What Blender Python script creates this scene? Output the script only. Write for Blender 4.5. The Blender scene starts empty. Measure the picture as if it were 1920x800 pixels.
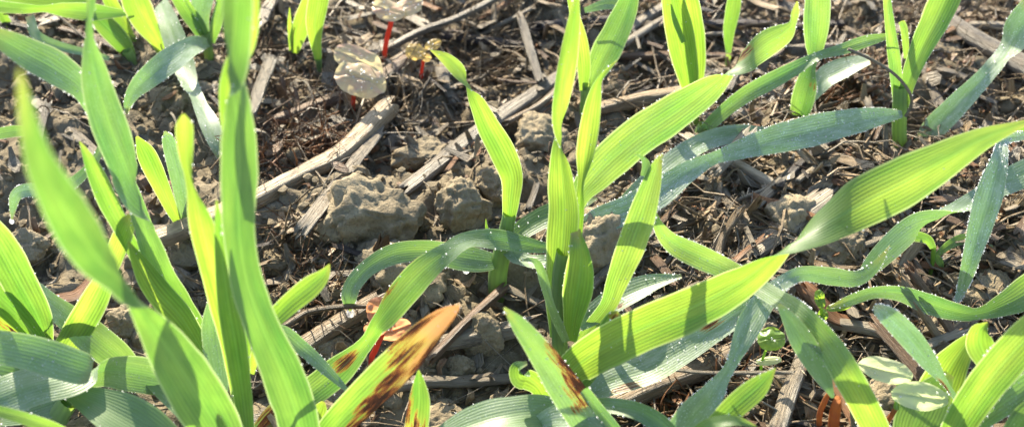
import bpy, bmesh, math, random
import numpy as np
from mathutils import Vector

# ------------------------------------------------------------------ camera, sky, sun, exposure
S = 0.01                                        # geometry below is written in centimetres
SC = bpy.context.scene
CAM = np.array([0.0, -20.5, 16.0])              # cm
FWD = -CAM / np.linalg.norm(CAM)
RIGHT = np.array([1.0, 0, 0]); UP = np.cross(RIGHT, FWD)
HFOV = math.radians(41.0); FPX = 960 / math.tan(HFOV / 2)
cd = bpy.data.cameras.new('camera'); co = bpy.data.objects.new('camera', cd)
SC.collection.objects.link(co); SC.camera = co
co.location = Vector(CAM * S); co.rotation_euler = Vector(FWD).to_track_quat('-Z', 'Y').to_euler()
cd.sensor_width = 36; cd.lens = 18 / math.tan(HFOV / 2); cd.clip_start = 0.005; cd.clip_end = 500
cd.dof.use_dof = True; cd.dof.focus_distance = 0.235; cd.dof.aperture_fstop = 30

SUN_EL, SUN_AZ = math.radians(32), math.radians(-22)      # azimuth from +Y towards +X
w = bpy.data.worlds.new('World'); SC.world = w; w.use_nodes = True
nt = w.node_tree; sky = nt.nodes.new('ShaderNodeTexSky'); sky.sky_type = 'NISHITA'
sky.sun_disc = False; sky.sun_elevation = SUN_EL; sky.sun_rotation = SUN_AZ
nt.links.new(sky.outputs[0], nt.nodes['Background'].inputs[0]); nt.nodes['Background'].inputs[1].default_value = 0.13
sd = np.array([math.sin(SUN_AZ) * math.cos(SUN_EL), math.cos(SUN_AZ) * math.cos(SUN_EL), math.sin(SUN_EL)])
sl = bpy.data.lights.new('sun', 'SUN'); sl.energy = 5.0; sl.angle = math.radians(0.55); sl.color = (1, 0.9, 0.7)
so = bpy.data.objects.new('sun', sl); SC.collection.objects.link(so)
so.rotation_euler = Vector(-sd).to_track_quat('-Z', 'Y').to_euler(); so.location = Vector(sd * 2)
SC.view_settings.view_transform = 'Standard'; SC.view_settings.look = 'None'
SC.view_settings.exposure = 1.76; SC.view_settings.gamma = 1.0
SC.render.engine = 'CYCLES'; SC.cycles.use_denoising = True; SC.cycles.max_bounces = 10
SC.cycles.transparent_max_bounces = 12

# ------------------------------------------------------------------ helpers
rng = np.random.default_rng(7); random.seed(7)
COL = SC.collection
ORG = {}

def ray(x, y):
    return FWD * FPX + RIGHT * (x - 960) + UP * (400 - y)
def at_y(x, y, Y):
    r = ray(x, y); return CAM + r * ((Y - CAM[1]) / r[1])
def at_z(x, y, z=0.0):
    r = ray(x, y); return CAM + r * ((z - CAM[2]) / r[2])
def cmpx(P):
    return float(np.dot(P - CAM, FWD)) / FPX
def nrm(a):
    return a / np.maximum(np.linalg.norm(a, axis=-1, keepdims=True), 1e-9)

def hash3(ix, iy, iz):
    h = (ix * 374761393 + iy * 668265263 + iz * 2147483647 * 3 + 144269504) & 0xFFFFFFFF
    h = ((h ^ (h >> 13)) * 1274126177) & 0xFFFFFFFF
    h = ((h ^ (h >> 16)) * 2246822519) & 0xFFFFFFFF
    return ((h ^ (h >> 15)) & 0xFFFFFF) / float(0xFFFFFF)
def vnoise(P):
    P = np.asarray(P, float); i = np.floor(P).astype(np.int64); f = P - i; f = f * f * (3 - 2 * f)
    r = 0
    for dx in (0, 1):
        for dy in (0, 1):
            for dz in (0, 1):
                wgt = np.abs(1 - dx - f[:, 0]) * np.abs(1 - dy - f[:, 1]) * np.abs(1 - dz - f[:, 2])
                r = r + wgt * hash3(i[:, 0] + dx, i[:, 1] + dy, i[:, 2] + dz)
    return r * 2 - 1
def fbm(P, o=4, g=0.5):
    r = 0; a = 1.0; P = np.asarray(P, float)
    for k in range(o):
        r = r + a * vnoise(P + 17.3 * k); P = P * 2.03; a *= g
    return r
def cellbump(xy, scale, seed):
    """rounded soil crumbs: highest dome of the neighbouring cells"""
    p = xy / scale; i = np.floor(p).astype(np.int64); best = np.zeros(len(xy))
    for dx in (-1, 0, 1):
        for dy in (-1, 0, 1):
            cx, cy = i[:, 0] + dx, i[:, 1] + dy
            px = cx + hash3(cx, cy, cx * 0 + seed); py = cy + hash3(cx, cy, cx * 0 + seed + 1)
            r = 0.35 + 0.5 * hash3(cx, cy, cx * 0 + seed + 2)
            d2 = ((p[:, 0] - px) ** 2 + (p[:, 1] - py) ** 2) / (r * r)
            best = np.maximum(best, np.sqrt(np.maximum(0, 1 - d2)) * r)
    return best * scale
def terrain_exact(xy):
    xy = np.atleast_2d(np.asarray(xy, float)); P = np.c_[xy, np.zeros(len(xy))]
    wob = np.c_[fbm(P * 1.3 + 5, 3), fbm(P * 1.3 + 50, 3)] * 0.22
    q = xy + wob
    rough = 0.55 + 0.45 * np.clip(fbm(P * 0.35 + 9, 2) + 0.3, 0, 1)
    h = 0.45 * fbm(P * 0.22, 3) + rough * (0.42 * cellbump(q, 1.5, 11) + 0.5 * cellbump(q, 0.7, 21)) + 0.42 * rough * cellbump(q * 1.0, 0.3, 31)
    h += 0.10 * fbm(P * 2.6, 4)
    return h - 0.38
GX0, GX1, GY0, GY1, GST = -17.0, 17.0, -9.0, 16.0, 0.075
tgx = np.arange(GX0, GX1, GST); tgy = np.arange(GY0, GY1, GST)
TG = terrain_exact(np.stack(np.meshgrid(tgx, tgy), -1).reshape(-1, 2)).reshape(len(tgy), len(tgx))
def terrain(xy):
    xy = np.atleast_2d(np.asarray(xy, float))
    u = np.clip((xy[:, 0] - GX0) / GST, 0, len(tgx) - 1.001); v = np.clip((xy[:, 1] - GY0) / GST, 0, len(tgy) - 1.001)
    i = u.astype(int); j = v.astype(int); u = u - i; v = v - j
    return (TG[j, i] * (1 - u) + TG[j, i + 1] * u) * (1 - v) + (TG[j + 1, i] * (1 - u) + TG[j + 1, i + 1] * u) * v
def hgt(x, y):
    u = min(max((x - GX0) / GST, 0), len(tgx) - 1.001); v = min(max((y - GY0) / GST, 0), len(tgy) - 1.001)
    i = int(u); j = int(v); u -= i; v -= j
    return float((TG[j, i] * (1 - u) + TG[j, i + 1] * u) * (1 - v) + (TG[j + 1, i] * (1 - u) + TG[j + 1, i + 1] * u) * v)
def on_ground(x, y, off=0.0):
    z = 0.0
    for _ in range(4):
        P = at_z(x, y, z + off); z = 0.5 * z + 0.5 * hgt(P[0], P[1])
    return at_z(x, y, z + off)

def mk(name, V, F, mat, parent=None, org=None, smooth=True, attrs=None, uv=None, kind=None):
    V = np.asarray(V, float)
    if parent is not None: o0 = ORG[parent.name]
    else: o0 = np.array([V[:, 0].mean(), V[:, 1].mean(), V[:, 2].min()]) if org is None else np.asarray(org, float)
    me = bpy.data.meshes.new(name)
    F = np.asarray(F); k = F.shape[1]
    me.vertices.add(len(V)); me.vertices.foreach_set('co', ((V - o0) * S).astype(np.float32).ravel())
    me.loops.add(F.size); me.loops.foreach_set('vertex_index', F.astype(np.int32).ravel())
    me.polygons.add(len(F)); me.polygons.foreach_set('loop_start', np.arange(0, F.size, k, dtype=np.int32))
    me.polygons.foreach_set('loop_total', np.full(len(F), k, np.int32))
    if uv is not None:
        l = me.uv_layers.new(name='UVMap'); l.data.foreach_set('uv', np.asarray(uv, np.float32)[F.ravel()].ravel())
    for n, a in (attrs or {}).items():
        A = me.attributes.new(n, 'FLOAT', 'POINT'); A.data.foreach_set('value', np.asarray(a, np.float32))
    me.update(calc_edges=True); me.validate()
    me.polygons.foreach_set('use_smooth', np.full(len(me.polygons), smooth))
    me.materials.append(mat)
    o = bpy.data.objects.new(name, me); COL.objects.link(o); ORG[o.name] = o0
    if parent is not None: o.parent = parent
    else: o.location = Vector(o0 * S)
    if kind: o['kind'] = kind
    return o
def tag(o, label, cat=None, group=None):
    o['label'] = label
    if cat: o['category'] = cat
    if group: o['group'] = group
    return o
def empty(name, P, label, cat, group=None):
    o = bpy.data.objects.new(name, None); COL.objects.link(o); o.empty_display_size = 0.01
    o.location = Vector(np.asarray(P, float) * S); ORG[o.name] = np.asarray(P, float)
    return tag(o, label, cat, group)
def ico(sub):
    bm = bmesh.new(); bmesh.ops.create_icosphere(bm, subdivisions=sub, radius=1)
    V = np.array([v.co[:] for v in bm.verts]); F = np.array([[v.index for v in f.verts] for f in bm.faces]); bm.free()
    return V, F
ICO = {k: ico(k) for k in (1, 2, 3, 4, 5)}

def catmull(P, n):
    """P (k,m) control rows -> smooth samples, n per segment"""
    P = np.asarray(P, float); k = len(P); E = np.vstack([2 * P[0] - P[1], P, 2 * P[-1] - P[-2]]); out = []
    for i in range(k - 1):
        a, b, c, d = E[i:i + 4]; t = np.linspace(0, 1, n, endpoint=False)[:, None]
        out.append(0.5 * (2 * b + (c - a) * t + (2 * a - 5 * b + 4 * c - d) * t ** 2 + (3 * b - a - 3 * c + d) * t ** 3))
    out.append(P[-1:]); return np.vstack(out)

# ------------------------------------------------------------------ materials
class NT:
    def __init__(s, name):
        s.m = bpy.data.materials.new(name); s.m.use_nodes = True; s.t = s.m.node_tree; s.t.nodes.clear()
        s.out = s.n('ShaderNodeOutputMaterial')
    def n(s, typ, **kw):
        x = s.t.nodes.new(typ)
        for k, v in kw.items(): setattr(x, k, v)
        return x
    def l(s, a, b): s.t.links.new(a, b)
    def put(s, sock, v):
        if isinstance(v, bpy.types.NodeSocket): s.l(v, sock)
        elif v is not None: sock.default_value = v
    def math(s, op, a, b=None, c=None, clamp=False):
        x = s.n('ShaderNodeMath', operation=op, use_clamp=clamp); s.put(x.inputs[0], a)
        if b is not None: s.put(x.inputs[1], b)
        if c is not None: s.put(x.inputs[2], c)
        return x.outputs[0]
    def mix(s, f, a, b, mode='MIX'):
        x = s.n('ShaderNodeMix', data_type='RGBA', blend_type=mode); s.put(x.inputs[0], f)
        for i, v in ((6, a), (7, b)):
            s.put(x.inputs[i], (*v, 1) if isinstance(v, tuple) and len(v) == 3 else v)
        return x.outputs[2]
    def noise(s, vec, scale, detail=4, rough=0.55, dist=0.0):
        x = s.n('ShaderNodeTexNoise'); s.put(x.inputs['Vector'], vec); x.inputs['Scale'].default_value = scale
        x.inputs['Detail'].default_value = detail; x.inputs['Roughness'].default_value = rough; x.inputs['Distortion'].default_value = dist
        return x.outputs[0]
    def scale(s, vec, v):
        x = s.n('ShaderNodeVectorMath', operation='MULTIPLY'); s.put(x.inputs[0], vec); x.inputs[1].default_value = v
        return x.outputs[0]
    def add(s, vec, v):
        x = s.n('ShaderNodeVectorMath', operation='ADD'); s.put(x.inputs[0], vec); s.put(x.inputs[1], v); return x.outputs[0]
    def ramp(s, f, stops):
        x = s.n('ShaderNodeValToRGB'); s.put(x.inputs[0], f); e = x.color_ramp.elements
        while len(e) < len(stops): e.new(0.5)
        for i, (p, c) in enumerate(stops): e[i].position = p; e[i].color = (*c, 1) if len(c) == 3 else c
        return x.outputs[0]
    def attr(s, name, kind='GEOMETRY'):
        x = s.n('ShaderNodeAttribute', attribute_name=name, attribute_type=kind); return x.outputs['Fac']
    def maprange(s, v, a, b, c=0.0, d=1.0):
        x = s.n('ShaderNodeMapRange'); s.put(x.inputs[0], v)
        for i, q in enumerate((a, b, c, d)): x.inputs[i + 1].default_value = q
        return x.outputs[0]
    def bump(s, h, strength, dist):
        x = s.n('ShaderNodeBump'); s.put(x.inputs['Height'], h); x.inputs['Strength'].default_value = strength
        x.inputs['Distance'].default_value = dist; return x.outputs[0]
    def bsdf(s, col, rough=0.6, spec=0.4, normal=None, **kw):
        x = s.n('ShaderNodeBsdfPrincipled'); s.put(x.inputs['Base Color'], (*col, 1) if isinstance(col, tuple) else col)
        s.put(x.inputs['Roughness'], rough); s.put(x.inputs['Specular IOR Level'], spec)
        if normal is not None: s.l(normal, x.inputs['Normal'])
        for k, v in kw.items(): s.put(x.inputs[k.replace('_', ' ')], v)
        return x.outputs[0]
    def done(s, sh): s.l(sh, s.out.inputs[0]); return s.m

def leaf_material(name, dif_a, dif_b, tr_a, tr_b, trans=0.55, spec=0.45, rough=0.44):
    k = NT(name); uvn = k.n('ShaderNodeUVMap'); uvn.uv_map = 'UVMap'; uv = uvn.outputs[0]
    oi = k.n('ShaderNodeObjectInfo').outputs['Random']
    sep = k.n('ShaderNodeSeparateXYZ'); k.l(uv, sep.inputs[0]); ux = sep.outputs[0]
    uo = k.n('ShaderNodeCombineXYZ'); k.l(k.math('MULTIPLY', oi, 37.0), uo.inputs[2]); uvr = k.add(uv, uo.outputs[0])
    st = k.math('MULTIPLY_ADD', k.math('SINE', k.math('MULTIPLY', ux, 6.2832)), 0.5, 0.5)      # veins
    streak = k.noise(k.scale(uvr, (1.3, 0.5, 1)), 1.0, 3, 0.6)
    broad = k.noise(k.scale(uvr, (0.16, 0.55, 1)), 1.0, 3, 0.55)
    fine = k.noise(k.scale(uvr, (2.5, 14, 1)), 1.0, 3, 0.6)
    u = k.attr('u'); mid = k.math('SUBTRACT', 1.0, k.maprange(k.math('ABSOLUTE', k.math('SUBTRACT', u, 0.5)), 0.012, 0.05), clamp=True)
    edge = k.maprange(k.math('ABSOLUTE', k.math('SUBTRACT', u, 0.5)), 0.45, 0.5)
    dew = k.attr('dew'); les = k.attr('lesion')
    dif = k.mix(broad, dif_a, dif_b)
    dif = k.mix(k.math('MULTIPLY', st, 0.25), dif, (0.16, 0.28, 0.1))
    bloom = k.math('MULTIPLY', dew, k.maprange(k.noise(k.scale(uvr, (0.5, 3, 1)), 1.0, 5, 0.7), 0.25, 0.7), clamp=True)
    dif = k.mix(k.math('MULTIPLY', bloom, 0.85), dif, (0.5, 0.55, 0.47))
    vo = k.n('ShaderNodeTexVoronoi'); k.l(k.scale(uvr, (1.15, 22, 1)), vo.inputs['Vector']); vo.inputs['Scale'].default_value = 1.0
    spk = k.math('MULTIPLY', k.math('SUBTRACT', 1.0, k.maprange(vo.outputs['Distance'], 0.16, 0.3)), k.maprange(dew, 0.12, 0.9), clamp=True)
    spk = k.math('MULTIPLY', spk, k.maprange(k.noise(k.scale(uvr, (0.4, 2, 1)), 1.0, 3), 0.38, 0.55), clamp=True)
    dif = k.mix(k.math('MULTIPLY', spk, 0.8), dif, (0.72, 0.8, 0.82))
    tr = k.mix(k.maprange(broad, 0.3, 0.7), tr_a, tr_b)
    dark = k.math('MULTIPLY', k.maprange(k.math('MULTIPLY_ADD', k.math('SUBTRACT', streak, 0.5), 1.2, st), 0.1, 0.9, 0.82, 1.04), k.maprange(streak, 0.25, 0.75, 0.86, 1.1))
    amp = k.maprange(k.noise(k.scale(uvr, (0.35, 0.8, 1)), 1.0, 3), 0.35, 0.65)
    dark = k.math('MULTIPLY_ADD', k.math('SUBTRACT', dark, 1.0), k.math('MULTIPLY_ADD', amp, 1.3, 0.25), 1.0)
    dark = k.math('MULTIPLY', dark, k.maprange(k.noise(k.scale(uvr, (0.1, 0.8, 1)), 1.0, 4, 0.6), 0.3, 0.7, 0.72, 1.12))
    tr = k.mix(1.0, tr, dark, 'MULTIPLY')
    tr = k.mix(k.math('MULTIPLY', mid, 0.3), tr, (0.2, 0.42, 0.04))
    tr = k.mix(k.math('MULTIPLY', edge, 0.6), tr, (0.7, 0.8, 0.42))
    tr = k.mix(k.math('MULTIPLY', dew, 0.45), tr, (0.13, 0.27, 0.12))
    # scorched blotches: yellow halo, rust, near-black core, streaked along the veins
    n1 = k.noise(k.scale(uvr, (1.3, 1.1, 1)), 1.0, 6, 0.75, 1.2); n2 = k.noise(k.scale(uvr, (0.3, 1.3, 1)), 1.0, 3, 0.6)
    nn = k.math('ADD', k.math('MULTIPLY', k.math('SUBTRACT', n1, 0.5), 2.5), k.math('MULTIPLY', k.math('SUBTRACT', n2, 0.5), 0.8))
    ls = k.math('ADD', k.math('MULTIPLY', les, 0.5), nn)
    ls = k.math('MULTIPLY', ls, k.maprange(les, 0.03, 0.3), clamp=True)
    lcol = k.ramp(ls, [(0.14, (0.4, 0.36, 0.03)), (0.26, (0.33, 0.14, 0.03)), (0.38, (0.13, 0.042, 0.016)), (0.6, (0.026, 0.012, 0.008))])
    lm = k.maprange(ls, 0.12, 0.3)
    pale = k.attr('pale')                                     # withered tan tissue
    dif = k.mix(pale, dif, (0.4, 0.21, 0.1)); tr = k.mix(pale, tr, (0.62, 0.29, 0.1))
    dif = k.mix(lm, dif, lcol); tr = k.mix(lm, tr, lcol)
    fr = k.attr('fr')
    tipy = k.math('MULTIPLY', k.maprange(k.math('MULTIPLY_ADD', k.math('SUBTRACT', broad, 0.5), 0.16, fr), 0.93, 1.01), k.math('MULTIPLY', k.math('SUBTRACT', 1.0, pale, clamp=True), 0.5))
    dif = k.mix(tipy, dif, (0.25, 0.2, 0.07)); tr = k.mix(tipy, tr, (0.42, 0.36, 0.07))
    dif = k.mix(k.math('MULTIPLY', mid, 0.45), dif, (0.2, 0.3, 0.14))
    speck = k.maprange(k.noise(k.scale(uvr, (1.1, 15, 1)), 1.0, 2, 0.5), 0.74, 0.79)
    speck = k.math('MULTIPLY', speck, k.maprange(k.noise(k.scale(uvr, (0.15, 0.9, 1)), 1.0, 2), 0.45, 0.6), clamp=True)
    dif = k.mix(k.math('MULTIPLY', speck, 0.75), dif, (0.14, 0.1, 0.06)); tr = k.mix(k.math('MULTIPLY', speck, 0.6), tr, (0.06, 0.045, 0.02))
    fleck = k.math('MULTIPLY', k.maprange(fine, 0.68, 0.78), 0.25)
    dif = k.mix(fleck, dif, (0.3, 0.36, 0.25))
    hgt_ = k.math('ADD', k.math('MULTIPLY', st, 0.7), k.math('MULTIPLY', fine, k.math('MULTIPLY_ADD', dew, 1.6, 0.25)))
    nm = k.bump(hgt_, 0.3, 0.00012)
    p = k.bsdf(dif, k.math('MULTIPLY_ADD', streak, 0.2, rough - 0.1), spec, nm, Sheen_Weight=k.math('MULTIPLY', bloom, 0.35), Sheen_Roughness=0.4)
    t = k.n('ShaderNodeBsdfTranslucent'); k.l(tr, t.inputs[0]); k.l(nm, t.inputs[1])
    ms = k.n('ShaderNodeMixShader'); ms.inputs[0].default_value = trans; k.l(p, ms.inputs[1]); k.l(t.outputs[0], ms.inputs[2])
    return k.done(ms.outputs[0])

def plain_leafy(name, dif, tr, trans, rough=0.35, mott=None, scale=600.0, spec=0.5):
    k = NT(name); tc = k.n('ShaderNodeTexCoord').outputs['Object']
    n1 = k.noise(tc, scale, 4, 0.6); d = k.mix(k.maprange(n1, 0.35, 0.65), dif, mott or dif)
    t2 = k.mix(k.maprange(n1, 0.35, 0.65), tr, tuple(min(1, c * 0.75) for c in tr))
    nm = k.bump(k.noise(tc, scale * 4, 3), 0.3, 0.0003)
    p = k.bsdf(d, rough, spec, nm); t = k.n('ShaderNodeBsdfTranslucent'); k.l(t2, t.inputs[0])
    ms = k.n('ShaderNodeMixShader'); ms.inputs[0].default_value = trans; k.l(p, ms.inputs[1]); k.l(t.outputs[0], ms.inputs[2])
    return k.done(ms.outputs[0])

def soil_material(name, tint=1.0):
    k = NT(name); g = k.n('ShaderNodeNewGeometry').outputs['Position']
    a = k.noise(g, 60, 5, 0.6); b = k.noise(g, 420, 6, 0.68); c = k.noise(g, 2600, 4, 0.65)
    col = k.ramp(a, [(0.3, (0.05 * tint, 0.037 * tint, 0.021 * tint)), (0.5, (0.108 * tint, 0.084 * tint, 0.051 * tint)), (0.72, (0.175 * tint, 0.141 * tint, 0.09 * tint))])
    col = k.mix(k.math('MULTIPLY', k.maprange(b, 0.3, 0.7), 0.6), col, (0.235 * tint, 0.193 * tint, 0.126 * tint))
    col = k.mix(k.math('MULTIPLY', k.maprange(c, 0.55, 0.75), 0.5), col, (0.07, 0.052, 0.036))
    col = k.mix(k.math('MULTIPLY', k.maprange(k.noise(g, 900, 3), 0.62, 0.72), 0.5), col, (0.3, 0.24, 0.17))
    hh = k.math('ADD', k.math('MULTIPLY', b, 1.0), k.math('MULTIPLY', c, 0.35))
    nm = k.bump(hh, 0.9, 0.0012)
    return k.done(k.bsdf(col, 0.85, 0.18, nm))

def straw_material(name, a, b, c, spots=0.5, tr=0.0):
    k = NT(name); uvn = k.n('ShaderNodeUVMap'); uvn.uv_map = 'UVMap'; uv = uvn.outputs[0]
    oi = k.n('ShaderNodeObjectInfo').outputs['Random']
    uo = k.n('ShaderNodeCombineXYZ'); k.l(k.math('MULTIPLY', oi, 61.0), uo.inputs[2]); uvr = k.add(uv, uo.outputs[0])
    s1 = k.noise(k.scale(uvr, (11, 0.5, 1)), 1.0, 4, 0.6); s2 = k.noise(k.scale(uvr, (30, 1.6, 1)), 1.0, 4, 0.6)
    sp = k.noise(k.scale(uvr, (3, 2.2, 1)), 1.0, 5, 0.7)
    col = k.mix(k.maprange(s1, 0.3, 0.7), a, b)
    col = k.mix(k.math('MULTIPLY', k.maprange(s2, 0.5, 0.72), 0.6), col, c)
    col = k.mix(k.math('MULTIPLY', k.maprange(sp, 0.52, 0.68), spots), col, (0.045, 0.033, 0.024))
    tone = k.math('MULTIPLY_ADD', oi, 0.5, 0.78)
    col = k.mix(1.0, col, tone, 'MULTIPLY')
    nm = k.bump(k.math('ADD', s2, k.math('MULTIPLY', s1, 0.6)), 1.0, 0.0014)
    p = k.bsdf(col, 0.5, 0.45, nm)
    if tr:
        t = k.n('ShaderNodeBsdfTranslucent'); k.l(col, t.inputs[0]); ms = k.n('ShaderNodeMixShader'); ms.inputs[0].default_value = tr
        k.l(p, ms.inputs[1]); k.l(t.outputs[0], ms.inputs[2]); p = ms.outputs[0]
    return k.done(p)

M_LEAF = leaf_material('leaf_green', (0.055, 0.135, 0.036), (0.105, 0.19, 0.065), (0.115, 0.3, 0.018), (0.275, 0.44, 0.034), 0.5)
M_LUSH = leaf_material('leaf_yellow_green', (0.07, 0.15, 0.038), (0.115, 0.195, 0.06), (0.165, 0.36, 0.02), (0.37, 0.51, 0.042), 0.55)
M_DULL = leaf_material('leaf_blue_green', (0.1, 0.185, 0.065), (0.185, 0.265, 0.12), (0.15, 0.33, 0.035), (0.25, 0.41, 0.045), 0.38, spec=0.4, rough=0.44)
M_MID = leaf_material('leaf_mid_green', (0.07, 0.145, 0.055), (0.125, 0.21, 0.095), (0.095, 0.26, 0.022), (0.21, 0.39, 0.038), 0.42)
M_STEM = leaf_material('stem_green', (0.12, 0.22, 0.07), (0.17, 0.26, 0.1), (0.34, 0.52, 0.06), (0.44, 0.58, 0.1), 0.42)
M_COT = plain_leafy('cotyledon_pale_pink', (0.56, 0.5, 0.31), (0.7, 0.62, 0.34), 0.45, 0.34, (0.6, 0.36, 0.27), 330.0, 0.22)
M_COTP = plain_leafy('cotyledon_pale_green', (0.58, 0.66, 0.36), (0.74, 0.82, 0.42), 0.5, 0.25, (0.64, 0.64, 0.4), 250.0, 0.4)
M_COTG = plain_leafy('cotyledon_green', (0.14, 0.26, 0.05), (0.4, 0.62, 0.06), 0.5, 0.3, (0.2, 0.3, 0.08))
M_COTY = plain_leafy('cotyledon_yellow', (0.42, 0.3, 0.1), (0.75, 0.55, 0.18), 0.5, 0.35, (0.5, 0.38, 0.16))
M_COTO = plain_leafy('cotyledon_orange', (0.5, 0.22, 0.11), (0.8, 0.36, 0.17), 0.6, 0.35, (0.52, 0.28, 0.18))
M_RED = plain_leafy('stalk_red', (0.36, 0.075, 0.05), (0.62, 0.12, 0.075), 0.5, 0.3, (0.5, 0.07, 0.03))
M_ORANGE = plain_leafy('stalk_orange', (0.24, 0.1, 0.05), (0.4, 0.17, 0.07), 0.5, 0.35, (0.5, 0.18, 0.04))
M_SOIL = soil_material('soil', 1.2); M_CLOD = soil_material('soil_clod_grey', 1.75)
M_TAN = straw_material('straw_tan', (0.24, 0.16, 0.085), (0.37, 0.265, 0.15), (0.48, 0.37, 0.22), 0.55)
M_GREY = straw_material('straw_grey', (0.19, 0.15, 0.1), (0.29, 0.235, 0.165), (0.39, 0.325, 0.235), 0.85)
M_BROWN = straw_material('straw_brown', (0.11, 0.062, 0.034), (0.2, 0.118, 0.062), (0.3, 0.19, 0.1), 0.5)
M_DARK = straw_material('straw_dark', (0.04, 0.03, 0.027), (0.085, 0.062, 0.05), (0.15, 0.11, 0.085), 0.5)
M_PALE = straw_material('straw_pale', (0.33, 0.27, 0.19), (0.46, 0.39, 0.29), (0.55, 0.48, 0.36), 0.3, 0.15)
M_RUST = straw_material('straw_rust', (0.28, 0.13, 0.06), (0.4, 0.2, 0.09), (0.5, 0.3, 0.15), 0.35, 0.25)
k = NT('dew_water')
gs = k.n('ShaderNodeBsdfGlossy'); gs.inputs['Roughness'].default_value = 0.22
tl = k.n('ShaderNodeBsdfTranslucent'); tl.inputs[0].default_value = (0.95, 0.97, 1, 1)      # a bead throws the sun forward
tp = k.n('ShaderNodeBsdfTransparent'); m1 = k.n('ShaderNodeMixShader'); m2 = k.n('ShaderNodeMixShader')
m1.inputs[0].default_value = 0.3; k.l(tl.outputs[0], m1.inputs[1]); k.l(gs.outputs[0], m1.inputs[2])
m2.inputs[0].default_value = 0.55; k.l(tp.outputs[0], m2.inputs[1]); k.l(m1.outputs[0], m2.inputs[2]); gl = m2
M_DEW = k.done(gl.outputs[0])

# ------------------------------------------------------------------ ground sheet
def spaced(lo, hi, step, far):
    c = list(np.arange(lo, hi + 1e-6, step)); s = step; a = c[0]; pre = []
    while a > -far: s *= 1.35; a -= s; pre.append(a)
    s = step; b = c[-1]; post = []
    while b < far: s *= 1.35; b += s; post.append(b)
    return np.array(pre[::-1] + c + post)
gx = spaced(-16, 16, 0.075, 6000); gy = spaced(-8, 15, 0.075, 6000)
XX, YY = np.meshgrid(gx, gy); gxy = np.c_[XX.ravel(), YY.ravel()]
gz = terrain(gxy)
far = np.clip((np.maximum(np.abs(gxy[:, 0]) - 16, np.maximum(gxy[:, 1] - 15, -8 - gxy[:, 1]))) / 8, 0, 1)
gz = gz * (1 - far) + far * (0.35 * fbm(np.c_[gxy * 0.2, 0 * gz], 2))
nx, ny = len(gx), len(gy); ii = np.arange(nx * ny).reshape(ny, nx)
GF = np.stack([ii[:-1, :-1], ii[:-1, 1:], ii[1:, 1:], ii[1:, :-1]], -1).reshape(-1, 4)
g = mk('ground', np.c_[gxy, gz], GF, M_SOIL, org=(0, 0, 0), kind='structure')
tag(g, 'crumbly grey brown field soil')

# ------------------------------------------------------------------ builders for plants
def resolve(nodes, Y0):
    """pixel nodes (x, y, w[, roll[, d]]) -> points, widths in cm, rolls; d = cm behind the plant's base, 'zH' = height over ground"""
    n = len(nodes); Y = [None] * n; R = [None] * n
    for i, q in enumerate(nodes):
        if len(q) > 3 and q[3] is not None: R[i] = q[3]
        if len(q) > 4 and q[4] is not None:
            Y[i] = at_z(q[0], q[1], float(q[4][1:]))[1] if isinstance(q[4], str) else Y0 + q[4]
    def fill(A, default):
        idx = [i for i in range(n) if A[i] is not None]
        if not idx: return np.full(n, default, float)
        return np.interp(np.arange(n), idx, [A[i] for i in idx])
    Y = fill(Y, Y0); R = fill(R, 0.0)
    P = np.array([at_y(q[0], q[1], Y[i]) for i, q in enumerate(nodes)])
    W = np.array([q[2] * cmpx(P[i]) for i, q in enumerate(nodes)])
    return P, W, np.radians(R)

def drops(name, C, N, rad, parent, sub=1, squash=0.75):
    """many small water beads in one mesh"""
    V0, F0 = ICO[sub]; n = len(C)
    if n == 0: return None
    V = C[:, None, :] + V0[None] * rad[:, None, None] + N[:, None, :] * (rad * 0.55)[:, None, None]
    F = F0[None] + (np.arange(n) * len(V0))[:, None, None]
    return mk(name, V.reshape(-1, 3), F.reshape(-1, 3), M_DEW, parent, kind='stuff')

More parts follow.
